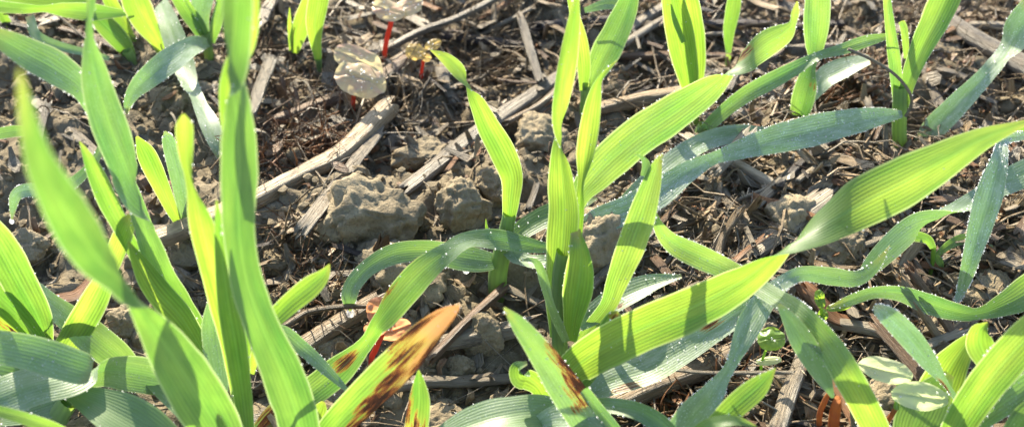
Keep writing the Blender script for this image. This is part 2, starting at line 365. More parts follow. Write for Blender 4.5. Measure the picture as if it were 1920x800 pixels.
LEAVES = 0
def leaf(plant, Y0, nodes, mat=None, dew=0.15, keel=0.16, lesions=(), pale=(), label=None, edge=1.0, beads=None, name='leaf', wave=1.0):
    global LEAVES; LEAVES += 1
    mat = mat or M_LEAF
    P, W, R = resolve(nodes, Y0); nseg = 10
    A = catmull(np.c_[P, W, R], nseg); P = A[:, :3]
    arc = np.r_[0, np.cumsum(np.linalg.norm(np.diff(P, axis=0), axis=1))]
    K = np.exp(-((arc[:, None] - arc[None]) / min(0.32, 0.06 * arc[-1])) ** 2) * np.gradient(arc)[None]; K /= K.sum(1, keepdims=True)
    R = K @ A[:, 4]; wv = np.maximum(A[:, 3], 0.006)                       # wv: visible width; the blade itself is wider where it turns edge-on
    W = wv / np.maximum(np.abs(np.cos(R)), 0.36); Ws = K @ W
    W = np.where(np.abs(np.cos(R)) < 0.9, Ws, W); W = np.minimum(W, 1.25 * wv.max())
    T = nrm(np.gradient(P, axis=0)); Vd = nrm(CAM - P)
    W0 = nrm(np.cross(T, Vd)); N0 = np.cross(W0, T)
    Wd = W0 * np.cos(R)[:, None] + N0 * np.sin(R)[:, None]; Nd = np.cross(Wd, T)
    nc = 13; s = np.linspace(-1, 1, nc)
    sd_ = LEAVES * 3.7
    und = np.stack([vnoise(np.c_[arc * 1.1, np.full_like(arc, sd_ + j), np.zeros_like(arc)]) for j in (0, 50)], 1)
    keel_ = keel + 0.3 * (1 - np.abs(np.cos(R))) ** 1.5
    V = np.zeros((len(P), nc, 3))
    prof = 0.75 * np.abs(s) + 0.25 * s ** 2                             # open V with a rounded keel
    m_ = len(P)
    for j in range(nc):
        ripple = und[:, 0 if s[j] < 0 else 1] * abs(s[j]) ** 2 * 0.10 * wave
        rib = 0.012 * math.cos(s[j] * 3 * math.pi * 2)
        off = W * (0.5 * keel_ * prof[j] - 0.25 * keel_ + ripple + rib * 0.3)
        nick = 1 + 0.035 * vnoise(np.c_[arc * 3.3, np.full(m_, sd_ + (9 if s[j] < 0 else 31)), np.zeros(m_)]) * abs(s[j]) ** 3
        V[:, j] = P + Wd * (W * 0.5 * s[j] * nick * (1 - 0.10 * keel * abs(s[j])))[:, None] + Nd * off[:, None]
    m = len(P); idx = np.arange(m * nc).reshape(m, nc)
    F = np.stack([idx[:-1, :-1], idx[:-1, 1:], idx[1:, 1:], idx[1:, :-1]], -1).reshape(-1, 4)
    nv = max(6, round(W.max() * 19)); U = np.broadcast_to((s + 1) / 2, (m, nc)); VV = np.broadcast_to(arc[:, None], (m, nc))
    uv = np.c_[(U * nv).ravel(), VV.ravel()]
    fr = arc / arc[-1]; FR = np.broadcast_to(fr[:, None], (m, nc))
    def blob(items):
        r = np.zeros((m, nc))
        for (fc, fw, uc, uw, st) in items:
            r = np.maximum(r, st * np.exp(-((FR - fc) / fw) ** 2 - ((U - uc) / uw) ** 2))
        return r
    dw = dew if not isinstance(dew, (list, tuple)) else None
    D = np.full((m, nc), float(dw)) if dw is not None else np.interp(FR, np.linspace(0, 1, len(dew)), dew)
    o = mk(name, V.reshape(-1, 3), F, mat, plant, uv=uv, attrs={'u': U.ravel(), 'dew': D.ravel(), 'lesion': blob(lesions).ravel(), 'fr': FR.ravel(), 'pale': np.clip(blob(pale), 0, 1).ravel()})
    if label: o['label'] = label
    # dew: a bead row on both margins plus beads over the blade
    L = arc[-1]; Dm = D.mean(axis=1)
    n_e = int(L * 14 * edge)
    C = []; NN = []; rr = []
    for sgn in (0, nc - 1):
        f = np.sort(rng.random(n_e)) * (m - 1.001); i = f.astype(int); t = (f - i)[:, None]
        clus = vnoise(np.c_[arc[i] * 1.7, np.full(n_e, sd_ + sgn), np.zeros(n_e)]) * 0.5 + 0.5
        keep = rng.random(n_e) < np.interp(i, np.arange(m), 0.1 + 0.9 * Dm) * clus * 1.6
        p = V[i, sgn] * (1 - t) + V[np.minimum(i + 1, m - 1), sgn] * t
        C.append(p[keep]); NN.append((Wd[i] * (-1 if sgn == 0 else 1))[keep]); rr.append(0.0045 + 0.013 * rng.random(keep.sum()) ** 3)
    nb = int((beads if beads is not None else 34 * float(Dm.mean())) * L * W.mean() * 5)
    if nb:
        f = rng.random(nb) * (m - 1.001); i = f.astype(int); q = rng.random(nb) * (nc - 1.001); j = q.astype(int)
        t = (f - i)[:, None]; h = (q - j)[:, None]
        p = (V[i, j] * (1 - t) + V[i + 1, j] * t) * (1 - h) + (V[i, j + 1] * (1 - t) + V[i + 1, j + 1] * t) * h
        side = np.where(np.einsum('ij,ij->i', Nd[i], np.array([[0, -0.4, 1.0]])) > 0, 1.0, -1.0)[:, None]
        C.append(p); NN.append(Nd[i] * side); rr.append(0.0035 + 0.016 * rng.random(nb) ** 6)
    C = np.vstack(C); NN = np.vstack(NN); rr = np.concatenate(rr)
    drops('dew_drops', C, NN, rr, o, 1)
    return o

def tube(name, plant, P, rad, mat, sides=10, label=None, cap=True, kind=None, rough=0.0, flat=1.0, twist=0.0, jag=0.0, nseg=8, topo=None):
    A = catmull(np.c_[P, rad], nseg); P = A[:, :3]; rad = np.maximum(A[:, 3], 0.004); m = len(P)
    T = nrm(np.gradient(P, axis=0)); ref = np.array([0, 0, 1.0]) if abs(T[:, 2]).mean() < 0.75 else np.array([0.2, 1.0, 0])
    B = nrm(np.cross(T, ref)); N = np.cross(B, T)
    arc = np.r_[0, np.cumsum(np.linalg.norm(np.diff(P, axis=0), axis=1))]
    a = np.arange(sides) * 2 * math.pi / sides
    sd_ = rng.random() * 100
    V = np.zeros((m, sides, 3))
    for j in range(sides):
        ca, sa = np.cos(a[j] + twist * arc), np.sin(a[j] + twist * arc)
        rj = rad * (1 + rough * 0.5 * math.cos(a[j] * 5 + sd_) + rough * fbm(np.c_[arc * 1.5, np.full(m, sd_ + 1.7 * math.cos(a[j])), np.full(m, 1.7 * math.sin(a[j]))], 3))
        V[:, j] = P + B * (rj * ca)[:, None] + N * (rj * sa * flat)[:, None]
    if jag:
        V[0] -= T[0] * (rng.random(sides) * jag)[:, None] * rad[0]; V[-1] += T[-1] * (rng.random(sides) * jag)[:, None] * rad[-1]
    idx = np.arange(m * sides).reshape(m, sides); nx_ = np.roll(idx, -1, axis=1)
    F = np.stack([idx[:-1], nx_[:-1], nx_[1:], idx[1:]], -1).reshape(-1, 4)
    Vf = V.reshape(-1, 3); UVx = np.abs(np.broadcast_to(np.arange(sides) / sides * 2 - 1, (m, sides))); UVy = np.broadcast_to(arc[:, None], (m, sides))
    uv = np.c_[UVx.ravel() * 1.0, UVy.ravel()]
    if cap:                                               # hollow-looking ends: a ring pushed inside
        inn = []
        for e, sgn in ((0, 1), (m - 1, -1)):
            r = P[e] + (V[e] - P[e]) * 0.6; b = len(Vf) + sum(len(q) for q in inn); inn.append(r)
            r2 = r + T[e] * sgn * rad[e] * 1.2; inn.append(r2)
            c = np.arange(sides)
            F1 = np.stack([idx[e], b + c, b + np.roll(c, -1), nx_[e]], -1); F2 = np.stack([b + c, b + sides + c, b + sides + np.roll(c, -1), b + np.roll(c, -1)], -1)
            q = sides // 2 * 2
            F3 = np.array([[b + sides + k, b + sides + k + 1, b + sides + q - 2 - k, b + sides + q - 1 - k] for k in range(0, q // 2 - 1)])
            F = np.vstack([F, F1, F2, F3])
        ex = np.vstack(inn); Vf = np.vstack([Vf, ex]); uv = np.vstack([uv, np.c_[np.full(len(ex), 0.5), np.full(len(ex), 0.2)]])
    at = {'u': np.full(len(Vf), 0.3), 'dew': np.full(len(Vf), 0.1), 'lesion': np.zeros(len(Vf)), 'fr': np.zeros(len(Vf)), 'pale': np.zeros(len(Vf))}
    o = mk(name, Vf, F, mat, plant, uv=uv if mat is not M_STEM else uv * np.array([5, 1]), attrs=at, kind=kind)
    if label: o['label'] = label
    return o

def plant(base, label, group='cereal seedlings in the field', stem=None, mat=None, cat='seedling', name='cereal_seedling'):
    """base: pixel of the foot on the ground; stem: list of (x, y, w[, roll[, d]]) above it"""
    P0 = at_z(base[0], base[1], 0.0)
    e = empty(name, P0, label, cat, group)
    if stem:
        P, W, R = resolve(stem, P0[1])
        foot = P0 + np.array([0, 0, -0.9]); P = np.vstack([foot, P]); rad = np.r_[W[0], W] * 0.5
        tube('stem', e, P, rad, mat or M_STEM, 12, cap=False)
    return e, float(P0[1])

def cotyledon(e, Y0, x, y, a, b, ang, mat, d=0.0, tilt=0.0, cup=0.25, dewn=30, label=None, notch=0.0):
    """oval seed leaf: half axes a, b in pixels along ang (degrees in the picture), tilted about its long axis"""
    C = at_y(x, y, Y0 + d); s = cmpx(C); nr, na = 12, 40
    rr_, th_ = np.meshgrid(np.linspace(0, 1, nr), np.arange(na) * 2 * math.pi / na, indexing='ij')
    rim = 1 + 0.05 * fbm(np.c_[np.cos(th_.ravel()) * 1.6 + x, np.sin(th_.ravel()) * 1.6, 0 * th_.ravel()], 3).reshape(nr, na) - notch * np.exp(-((np.mod(th_ + math.pi, 2 * math.pi) - math.pi) / 0.3) ** 2)
    px_ = (rr_ * np.cos(th_) * rim).ravel(); py_ = (rr_ * np.sin(th_) * rim).ravel(); r2 = px_ ** 2 + py_ ** 2
    V0 = np.c_[px_, py_, np.ones_like(px_)]
    t = math.radians(ang); U = RIGHT * math.cos(t) + UP * math.sin(t); Wd = -RIGHT * math.sin(t) + UP * math.cos(t); N = -FWD
    tl = math.radians(tilt); W2 = Wd * math.cos(tl) + N * math.sin(tl); N2 = N * math.cos(tl) - Wd * math.sin(tl)
    hz = -cup * (r2 - 0.4) * b - 0.16 * b * np.exp(-(py_ / 0.1) ** 2) + 0.24 * b * fbm(np.c_[px_ * 1.5 + x * 0.1, py_ * 1.5, 0 * px_ + y], 3) * (0.4 + r2)
    V = C + s * (U[None] * (px_ * a)[:, None] + W2[None] * (py_ * b)[:, None] + N2[None] * hz[:, None])
    ix = np.arange(nr * na).reshape(nr, na); nx_ = np.roll(ix, -1, 1)
    F0 = np.stack([ix[:-1], ix[1:], nx_[1:], nx_[:-1]], -1).reshape(-1, 4)
    o = mk('seed_leaf', V, F0, mat, e)
    if label: o['label'] = label
    if dewn:
        k = rng.choice(np.where(V0[:, 2] > 0.15)[0], dewn); nn = np.repeat(N2[None], dewn, 0)
        drops('dew_drops', V[k], nn, 0.006 + 0.018 * rng.random(dewn) ** 3, o, 2)
    return o
def big_drop(e, P, r):
    V0, F0 = ICO[3]; return mk('dew_drop', P + V0 * np.array([r, r, r * 1.12]), F0, M_DEW, e)


# ------------------------------------------------------------------ the cereal seedlings (pixel nodes run from leaf base to tip)
# -- middle of the picture
e, Y = plant((1052, 665), 'tall bright seedling in the middle whose long leaf sweeps to the upper right',
             stem=[(1050, 660, 30), (1048, 590, 30), (1052, 520, 34), (1058, 470, 30)])
leaf(e, Y, [(1046, 640, 30), (1044, 560, 38), (1052, 470, 56), (1056, 400, 62), (1053, 335, 46), (1049, 285, 22, 40), (1049, 258, 10, 90), (1050, 225, 22, 130),
            (1055, 180, 33, 165), (1066, 110, 36, 180), (1076, 40, 24, 180), (1084, -25, 3, 180)], M_LUSH, 0.1, keel=0.22)
leaf(e, Y, [(1072, 620, 20), (1074, 520, 26), (1080, 440, 26), (1087, 380, 20, 10), (1090, 345, 10, 70), (1096, 300, 32, 20), (1106, 235, 38, 0), (1114, 185, 28), (1126, 146, 10), (1157, 113, 2)], M_LUSH, 0.1, keel=0.25)
leaf(e, Y, [(1068, 470, 24, 0, 0.2), (1082, 380, 34, -5), (1120, 325, 66, -14, 0.6), (1190, 262, 74, -20, 0.9), (1270, 208, 68, -22, 1.2), (1330, 166, 44, -35), (1368, 138, 18, -85, 1.4),
            (1400, 112, 38, -150), (1436, 84, 50, -200, 1.5), (1470, 62, 38, -205), (1486, 44, 14, -190), (1491, 24, 15, -190), (1495, 3, 3, -190, 1.3)], M_LUSH, 0.3, keel=0.1,
     lesions=[(0.76, 0.03, 0.8, 0.2, 0.9)], edge=2.0, label='long leaf with a small scorched spot and beaded twist')
leaf(e, Y, [(1070, 640, 24, 0, -0.2), (1074, 600, 36), (1082, 550, 58, 0, -0.5), (1088, 505, 54, 10), (1088, 470, 36, 25, -0.6), (1083, 446, 22, 50), (1081, 432, 10, 70, -0.4)], M_LUSH, 0.12, keel=0.3,
     pale=[(1.0, 0.05, 0.5, 1, 0.25)], label='short blunt leaf with a curled pale tip')
leaf(e, Y, [(1082, 645, 18, 0, 0), (1108, 612, 26), (1140, 572, 32, 0, -0.2), (1158, 525, 42), (1182, 465, 54, 0, -0.3), (1205, 400, 52), (1222, 345, 38), (1233, 308, 20, 15), (1243, 288, 3)], M_LUSH, 0.3, keel=0.16, edge=2.2, beads=14)
leaf(e, Y, [(1206, 330, 10, 0, -0.2), (1212, 308, 16, 20), (1205, 295, 8, 50), (1190, 288, 2)], M_DULL, 0.3, label='tiny curled leaf tip', name='leaf_tip')
leaf(e, Y, [(1086, 612, 20, 0, -0.1), (1115, 588, 42, 20), (1160, 558, 48, 30), (1210, 536, 40, 35, 0.2), (1250, 524, 22, 30), (1278, 518, 4)], M_DULL, 0.6, keel=0.2, lesions=[(0.4, 0.03, 0.75, 0.12, 0.8)], beads=30)
leaf(e, Y, [(1062, 640, 14, 0, -0.5), (1045, 600, 18, 40), (1030, 560, 20, 50, -0.8), (1022, 530, 20), (1012, 500, 16), (998, 487, 10), (975, 488, 3, 0, -0.7)], M_DULL, 0.4, keel=0.3)

# -- the plant just left of it, its foot bare on the soil
e, Y = plant((932, 527), 'seedling with a bare pale foot beside the big soil lump, leaf drooping left',
             stem=[(933, 520, 36), (940, 480, 34), (948, 440, 30), (954, 400, 22)])
leaf(e, Y, [(946, 470, 24), (954, 410, 26), (958, 375, 34), (960, 330, 42, 10), (942, 285, 50, 0), (918, 240, 44), (896, 195, 30, 20), (880, 166, 12, 80), (860, 134, 26, 150), (836, 110, 22, 175), (807, 94, 2, 180)], M_LUSH, 0.12, keel=0.12, wave=2.2)
leaf(e, Y, [(938, 490, 22, 0, 0), (905, 488, 42, -25), (860, 482, 46, -20, -0.3), (805, 470, 40, 0, -0.5), (745, 474, 40, 5, -0.8), (695, 498, 34, -10, -1.0), (664, 530, 34, -20), (654, 560, 28, -10, 'z0.75'), (657, 583, 4, -10, 'z0.45')], M_DULL, [0.6, 0.45, 0.3, 0.3, 0.6], keel=0.18, edge=1.8)
big_drop(e, at_z(657, 587, 0.38), 0.07); big_drop(e, at_y(874, 506, Y - 0.1), 0.065); big_drop(e, at_y(899, 503, Y), 0.04)
leaf(e, Y, [(944, 480, 20, 0, 0), (968, 442, 34, 15), (1005, 415, 42, 20, 0.5), (1045, 396, 40, 20), (1085, 382, 30, 25, 0.9), (1120, 372, 4)], M_LEAF, 0.25, keel=0.2)
leaf(e, Y, [(948, 470, 16, 0, -.1), (975, 486, 30, 45), (1010, 492, 26, 50, -.4), (1040, 480, 6, 40, -0.4)], M_DULL, 0.5)
e, Y = plant((914, 448), 'thin single green shoot tip beside the smooth soil lump', name='cereal_shoot', cat='shoot')
leaf(e, Y, [(915, 452, 6, 0, 'z0.3'), (915, 438, 8, 0, 'z0.5'), (912, 424, 5), (911, 410, 1, 0, 'z0.8')], M_LEAF, 0.05, edge=0.3)

# -- front middle: broad leaf across the right half
e, Y = plant((1075, 775), 'large front seedling whose broadest leaf twists once and leaves at the right edge',
             stem=[(1078, 765, 44), (1075, 730, 40), (1070, 700, 44)])
leaf(e, Y, [(1062, 735, 40, -10, -0.1), (1075, 692, 66, -20), (1140, 648, 80, -24, -0.4), (1220, 610, 84, -24), (1310, 571, 80, -26, -0.5), (1385, 532, 66, -32), (1440, 494, 42, -50), (1482, 464, 18, -90, -0.2), (1520, 440, 44, -130),
            (1565, 412, 74, -165, 0), (1625, 376, 95, -190), (1700, 338, 92, -200, 0.2), (1770, 300, 70, -204), (1840, 262, 44, -200), (1895, 240, 22, -195), (1945, 222, 3, -190, 0.4)], M_LUSH, [0.08, 0.05, 0.08, 0.1, 0.25], keel=0.1, beads=2, edge=0.6, label='very long broad leaf, twisted once halfway')
leaf(e, Y, [(1150, 880, 56, 0, -1.2), (1108, 800, 66, 0, -1.2), (1068, 740, 66, 5, -1.4), (1030, 684, 56, 5), (998, 640, 42, 0, -1.8), (970, 604, 28), (945, 576, 4, 0, -1.9)], M_DULL, [0.75, 0.6, 0.35, 0.15], keel=0.08,
     lesions=[(0.47, 0.10, 0.92, 0.36, 1.5), (0.62, 0.12, 0.98, 0.26, 1.3), (0.37, 0.04, 0.72, 0.34, 1.1)], beads=16, label='leaf crossing in front with a rust brown scorched edge')
leaf(e, Y, [(1085, 800, 40, 0, -0.6), (1020, 772, 66, -20), (950, 776, 68, -35, -0.9), (880, 795, 60, -40), (800, 830, 30, -40, -1.0)], M_DULL, 0.35, keel=0.2, beads=6)
leaf(e, Y, [(1000, 800, 30, 0, -0.9), (1050, 785, 60, 20), (1105, 792, 60, 30, -1.3), (1160, 830, 40, 30)], M_DULL, 0.7, keel=0.15)
leaf(e, Y, [(1100, 735, 40, 10, 0.1), (1150, 712, 60, 25), (1215, 690, 66, 30, 0.4), (1285, 652, 56, 25), (1345, 615, 46, 15, 0.6), (1395, 583, 40, 20), (1430, 560, 8, 20, 0.7)], M_DULL, [0.5, 0.7, 0.8, 1, 1], keel=0.14,
     lesions=[(0.72, 0.07, 0.1, 0.25, 1.2), (0.2, 0.08, 0.85, 0.12, 0.8)], edge=2, beads=26, label='frosted leaf with a rusty blotch along its lower edge')
leaf(e, Y, [(1105, 760, 30, 0, -1.0), (1150, 762, 30, 30), (1195, 770, 34, 0, -1.4), (1235, 792, 38, -10), (1275, 830, 30, 0, -1.8)], M_LEAF, 0.3, edge=2, keel=0.3)
leaf(e, Y, [(1095, 730, 20, 0, -1.6), (1120, 765, 22, 30), (1150, 800, 22, 30), (1180, 840, 20)], M_LEAF, 0.5, edge=2, keel=0.4)
leaf(e, Y, [(1030, 760, 40, 0, -0.3), (1012, 728, 34), (992, 712, 42, 20), (976, 708, 36, 35, -0.5), (970, 690, 22, 50), (988, 680, 4, 30, -0.5)], M_LEAF, 0.05, keel=0.4, edge=0.4, label='young rolled leaf just opening')
leaf(e, Y, [(1080, 735, 26, 0, 0), (1110, 690, 34, 0), (1130, 640, 40, 10, 0.1), (1150, 600, 34), (1160, 585, 10)], M_LEAF, 0.15, lesions=[(0.93, 0.05, 0.5, 0.4, 0.8)])

# -- seedling with the scorched orange tip, bottom
e, Y = plant((585, 870), 'front seedling with a wide leaf dying back orange and brown at its tip', stem=[(587, 862, 60), (592, 835, 70)])
leaf(e, Y, [(590, 850, 46, 0, -0.2), (622, 805, 58, -10), (675, 750, 66, -15, -0.7), (728, 698, 68, -15), (775, 650, 62, -15, -0.8), (818, 607, 46, -10), (842, 587, 30), (861, 573, 5, 0, -0.9)], M_LEAF, 0.12, keel=0.07,
     lesions=[(0.48, 0.12, 0.88, 0.26, 1.6), (0.58, 0.08, 0.68, 0.24, 1.35), (0.70, 0.10, 0.5, 0.2, 1.2), (0.78, 0.16, 0.98, 0.12, 1.4), (0.34, 0.09, 0.98, 0.2, 1.3), (0.82, 0.12, 0.12, 0.12, 1.3), (0.12, 0.06, 0.0, 0.2, 0.9)], pale=[(1.0, 0.2, 0.5, 1.0, 1.7), (0.74, 0.14, 0.92, 0.25, 1.1)], beads=3, edge=0.5, label='wide leaf scorched orange and dark brown')
leaf(e, Y, [(590, 858, 30, 0, 0), (588, 820, 36), (592, 790, 36, 0, .1), (600, 768, 30), (606, 752, 8)], M_LUSH, 0.05, edge=0.4)
e, Y = plant((780, 860), 'single narrow leaf streaked dark brown, standing below the orange tipped leaf', cat='shoot', name='cereal_shoot')
leaf(e, Y, [(776, 862, 40, 0, 0), (780, 810, 46), (786, 755, 42, 0, -0.2), (786, 720, 26), (785, 693, 3)], M_LEAF, 0.1, keel=0.25,
     lesions=[(0.42, 0.16, 0.45, 0.13, 1.1), (0.55, 0.25, 0.08, 0.12, 1.1), (0.3, 0.2, 0.8, 0.12, 0.9)], pale=[(0.2, 0.2, 0.5, 0.6, 0.6)], edge=0.4)

# -- left: tall upright clump
e, Y = plant((462, 870), 'tallest seedling on the left with a wide upright leaf cut off at the top edge',
             stem=[(462, 850, 34), (452, 770, 30), (445, 700, 26)])
leaf(e, Y, [(590, 900, 60, 0, -0.6), (572, 840, 70, 0), (556, 775, 80, 0, -1.0), (530, 700, 80), (495, 620, 68, 0, -1.2), (466, 540, 64), (451, 460, 60, 5, -1.2), (447, 390, 64), (448, 320, 72, -5, -1.1), (447, 255, 68, -10), (443, 200, 46, -25), (438, 155, 28, -70, -1.0), (437, 115, 38, -120),
            (441, 60, 54, -150, -1.2), (445, 0, 58, -165), (450, -70, 40, -175, -1.5), (452, -120, 5)], M_MID, 0.06, keel=0.28, edge=0.3, beads=0.3, label='wide upright leaf with one twist near the top')
leaf(e, Y, [(436, 300, 20, 0, -0.5), (428, 240, 26), (423, 170, 24, 10, -0.5), (435, 120, 26, 30), (458, 90, 36, 10, -0.6), (470, 20, 34), (474, -60, 20, 0, -0.7), (474, -110, 3)], M_LUSH, 0.06, keel=0.2, edge=0.3)
leaf(e, Y, [(460, 840, 30, 0, 0), (450, 740, 34), (436, 650, 44), (418, 570, 52, 0, -0.2), (396, 490, 50), (378, 420, 48, 5, -0.4), (364, 365, 26, 40), (356, 338, 12, 85, -0.4), (350, 305, 24, 20), (347, 265, 32, 0), (345, 232, 32), (344, 214, 6, 0, -0.5)], M_LUSH, 0.06, keel=0.3, edge=0.4)
leaf(e, Y, [(466, 840, 26, 0, -0.3), (455, 740, 36), (440, 640, 44), (426, 560, 38, 0, -0.6), (416, 480, 28), (410, 420, 16), (406, 375, 3, 0, -0.7)], M_LEAF, 0.08, keel=0.35, edge=0.4)
leaf(e, Y, [(474, 840, 16, 0, 0.1), (466, 760, 14), (462, 690, 14), (463, 650, 14, 0, 0.2), (458, 615, 14), (450, 590, 3)], M_LUSH, 0.1)
leaf(e, Y, [(470, 700, 14, 0, 0.3), (490, 625, 22), (512, 600, 34, 10, 0.2), (545, 568, 40), (582, 538, 42, 0, 0.2), (606, 516, 26), (618, 495, 3, 0, 0.3)], M_LUSH, 0.1, keel=0.16, label='short broad leaf branching to the right')
leaf(e, Y, [(475, 640, 20, 0, 0.6), (520, 620, 26, 30), (565, 652, 28, 30, 'z1.4'), (610, 692, 22, 30), (655, 735, 6, 20, 'z0.7')], M_DULL, 0.55, beads=20)
leaf(e, Y, [(418, 735, 20, 0, 0.6), (408, 680, 40), (400, 620, 46, 0, 1.0), (404, 570, 32), (412, 530, 6)], M_DULL, 0.6, keel=0.2)
# long leaf from the lower left arching to the centre
e, Y = plant((470, 840), 'seedling whose thin leaf arches from bottom left up to the centre, scorched near its twist', stem=[(470, 838, 30), (474, 815, 34)])
leaf(e, Y, [(470, 828, 30, 0, 0), (520, 785, 56, 20), (575, 742, 56, 0, 0.7), (630, 698, 58, -5), (668, 662, 38, -15, 0.9), (692, 634, 18, -45), (710, 606, 36, -38, 1.1), (745, 562, 58, -34), (790, 512, 54, -28, 2.2), (836, 474, 38, 0),
            (876, 452, 30, 50, 3.4), (925, 448, 40, 15), (975, 456, 34, 10, 3.7), (1030, 464, 18, 10), (1072, 456, 3, 10, 3.8)], M_LEAF, [0.35, 0.3, 0.15, 0.3, 0.5, 0.25], keel=0.12,
     lesions=[(0.27, 0.03, 0.45, 0.22, 1.1), (0.45, 0.035, 0.05, 0.14, 1.1), (0.54, 0.06, 0.0, 0.09, 0.6), (0.05, 0.05, 0.3, 0.3, 0.8)], beads=10, label='arching leaf with two scorched spots')

# -- the blurred near leaf
e, Y = plant((452, 930), 'nearest seedling at lower left with a broad leaf whose blurred tip reaches the left edge', stem=[(452, 925, 60), (448, 890, 70)])
leaf(e, Y, [(445, 905, 84, 0, -0.3), (412, 815, 92), (368, 738, 102, 0, -1.0), (322, 664, 88, 0), (282, 604, 56, 5, -1.8), (250, 556, 22, 70, -2.4), (222, 522, 46, 140), (186, 488, 74, 165, -3.4), (148, 435, 86, 175), (108, 368, 76, 180, -4.4), (76, 305, 56, 180), (55, 235, 36, 180, -5.0), (44, 180, 22, 180), (36, 130, 5, 180, -5.2)], M_MID, 0.08, keel=0.14, edge=0.3, beads=0.5, label='broad leaf twisted once, its tip out of focus')
leaf(e, Y, [(440, 890, 20, 0, -1.2), (425, 830, 22), (412, 790, 14, 0, -1.6), (408, 775, 3)], M_LEAF, 0.1, edge=0.5)

# -- left clump behind it
e, Y = plant((400, 705), 'seedling at left with dew flecked leaf rising to a pinched thread at the top', stem=[(400, 700, 26), (392, 670, 26), (378, 640, 26)])
leaf(e, Y, [(398, 690, 24, 0, -0.2), (368, 620, 38), (338, 566, 42, 0, -0.4), (306, 516, 44), (282, 460, 44, 5, -0.6), (268, 415, 34, 30), (256, 375, 30, 85, -0.8), (243, 335, 46, 150), (230, 300, 58, 172), (212, 255, 66, 180, -1.0), (195, 205, 64, 180), (180, 150, 54, 180), (170, 95, 30, 185, -1.0), (167, 52, 8, 230), (170, 10, 18, 180), (172, -40, 12, 180, -1.0), (172, -70, 2)], M_MID, [0.05, 0.1, 0.3, 0.35, 0.15], keel=0.2, beads=7, label='narrow waisted leaf pinched at the top')
leaf(e, Y, [(392, 680, 24, 0, -0.6), (345, 602, 46), (296, 546, 50, 0, -0.8), (264, 496, 34), (240, 452, 3, 0, -0.9)], M_LUSH, 0.06, keel=0.2, edge=0.4)
leaf(e, Y, [(380, 660, 16, 0, 0.1), (300, 560, 24), (248, 465, 28, 0, -0.4), (222, 415, 34), (200, 372, 38, 0, -0.6), (178, 322, 32), (160, 285, 15), (149, 265, 2, 0, -0.7)], M_LEAF, 0.15, keel=0.25)
leaf(e, Y, [(350, 620, 10, 0, 0.6), (260, 380, 20), (190, 235, 26, 0, 0.3), (157, 170, 44, -15, 0.1), (106, 130, 62, -25, 0.0), (51, 100, 60, -20), (0, 72, 38, 0, -0.2), (-50, 45, 3)], M_MID, [0.1, 0.1, 0.55, 0.55, 0.1], keel=0.12, beads=8, label='pointed leaf reaching the left edge')
e, Y = plant((345, 455), 'small seedling standing by the left end of the long straw', stem=[(343, 450, 16), (338, 425, 15), (330, 405, 14)])
leaf(e, Y, [(336, 420, 14), (320, 388, 24), (297, 338, 34, 5, -0.1), (274, 288, 36), (256, 256, 6, 0, -0.3)], M_LUSH, 0.1, keel=0.25)
leaf(e, Y, [(350, 440, 14, 0, 0.1), (346, 400, 24), (338, 350, 30, 0, 0.1), (326, 300, 30), (315, 262, 24), (309, 246, 4, 0, 0)], M_DULL, 0.85, keel=0.2, edge=2)

# -- left edge, lower
e, Y = plant((92, 660), 'bright stemmed seedling at the left edge, two blades rising to the left',
             stem=[(90, 655, 26), (82, 628, 30), (66, 598, 30)])
leaf(e, Y, [(88, 650, 24, 0, -0.1), (72, 596, 50), (34, 524, 64, 0, -0.6), (-5, 452, 60), (-60, 370, 10, 0, -1.0)], M_LEAF, 0.15, keel=0.2)
leaf(e, Y, [(84, 652, 26, 0, -0.3), (46, 606, 40), (0, 560, 46, 0, -0.8), (-60, 505, 20)], M_LEAF, 0.12, keel=0.25)
leaf(e, Y, [(70, 660, 18, 0, -0.4), (30, 625, 34), (-10, 590, 40, 0, -0.9), (-60, 550, 20)], M_LUSH, 0.1, lesions=[(0.3, 0.2, 0.5, 0.12, 1.1), (0.7, 0.2, 0.4, 0.12, 1.0)])
e, Y = plant((105, 690), 'round tipped bright leaf rising behind the blurred blade', stem=[(106, 684, 34), (112, 668, 40)])
leaf(e, Y, [(108, 676, 44), (126, 648, 48, 0, -0.1), (156, 600, 54), (182, 554, 50, 0, -0.4), (197, 520, 38), (212, 485, 36, 0, -0.6), (228, 446, 38), (240, 416, 30), (247, 400, 6, 0, -0.8)], M_LUSH, 0.15, keel=0.14, beads=4)
e, Y = plant((250, 720), 'withering blue green leaf lying on the soil at the left, pale towards its end', stem=[(252, 715, 14), (246, 705, 16)])
leaf(e, Y, [(258, 712, 26, 0, 'z0.3'), (235, 682, 52, 40, 'z0.5'), (185, 640, 62, 40, 'z0.9'), (120, 588, 52, 40, 'z1.1'), (60, 540, 30, 40, 'z1.0'), (20, 500, 4, 40, 'z0.6')], M_DULL, [0.2, 0.3, 0.7, 0.9, 0.9], keel=0.12, beads=12)
e, Y = plant((95, 820), 'low seedling in the lower left corner with flat dewy leaves', stem=[(95, 815, 44), (110, 780, 40), (130, 750, 36)])
leaf(e, Y, [(-90, 620, 40, -20, -0.6), (-20, 645, 62, -10, -0.6), (60, 662, 68, 0), (120, 680, 66, 5, -0.8), (160, 692, 60, 10), (172, 694, 40, 20, -0.8)], M_DULL, 0.35, keel=0.1, beads=10)
leaf(e, Y, [(-90, 690, 40, 0, -0.3), (-10, 690, 60, 0, -0.3), (60, 706, 62), (110, 720, 50), (140, 730, 20)], M_DULL, 0.4, keel=0.1)
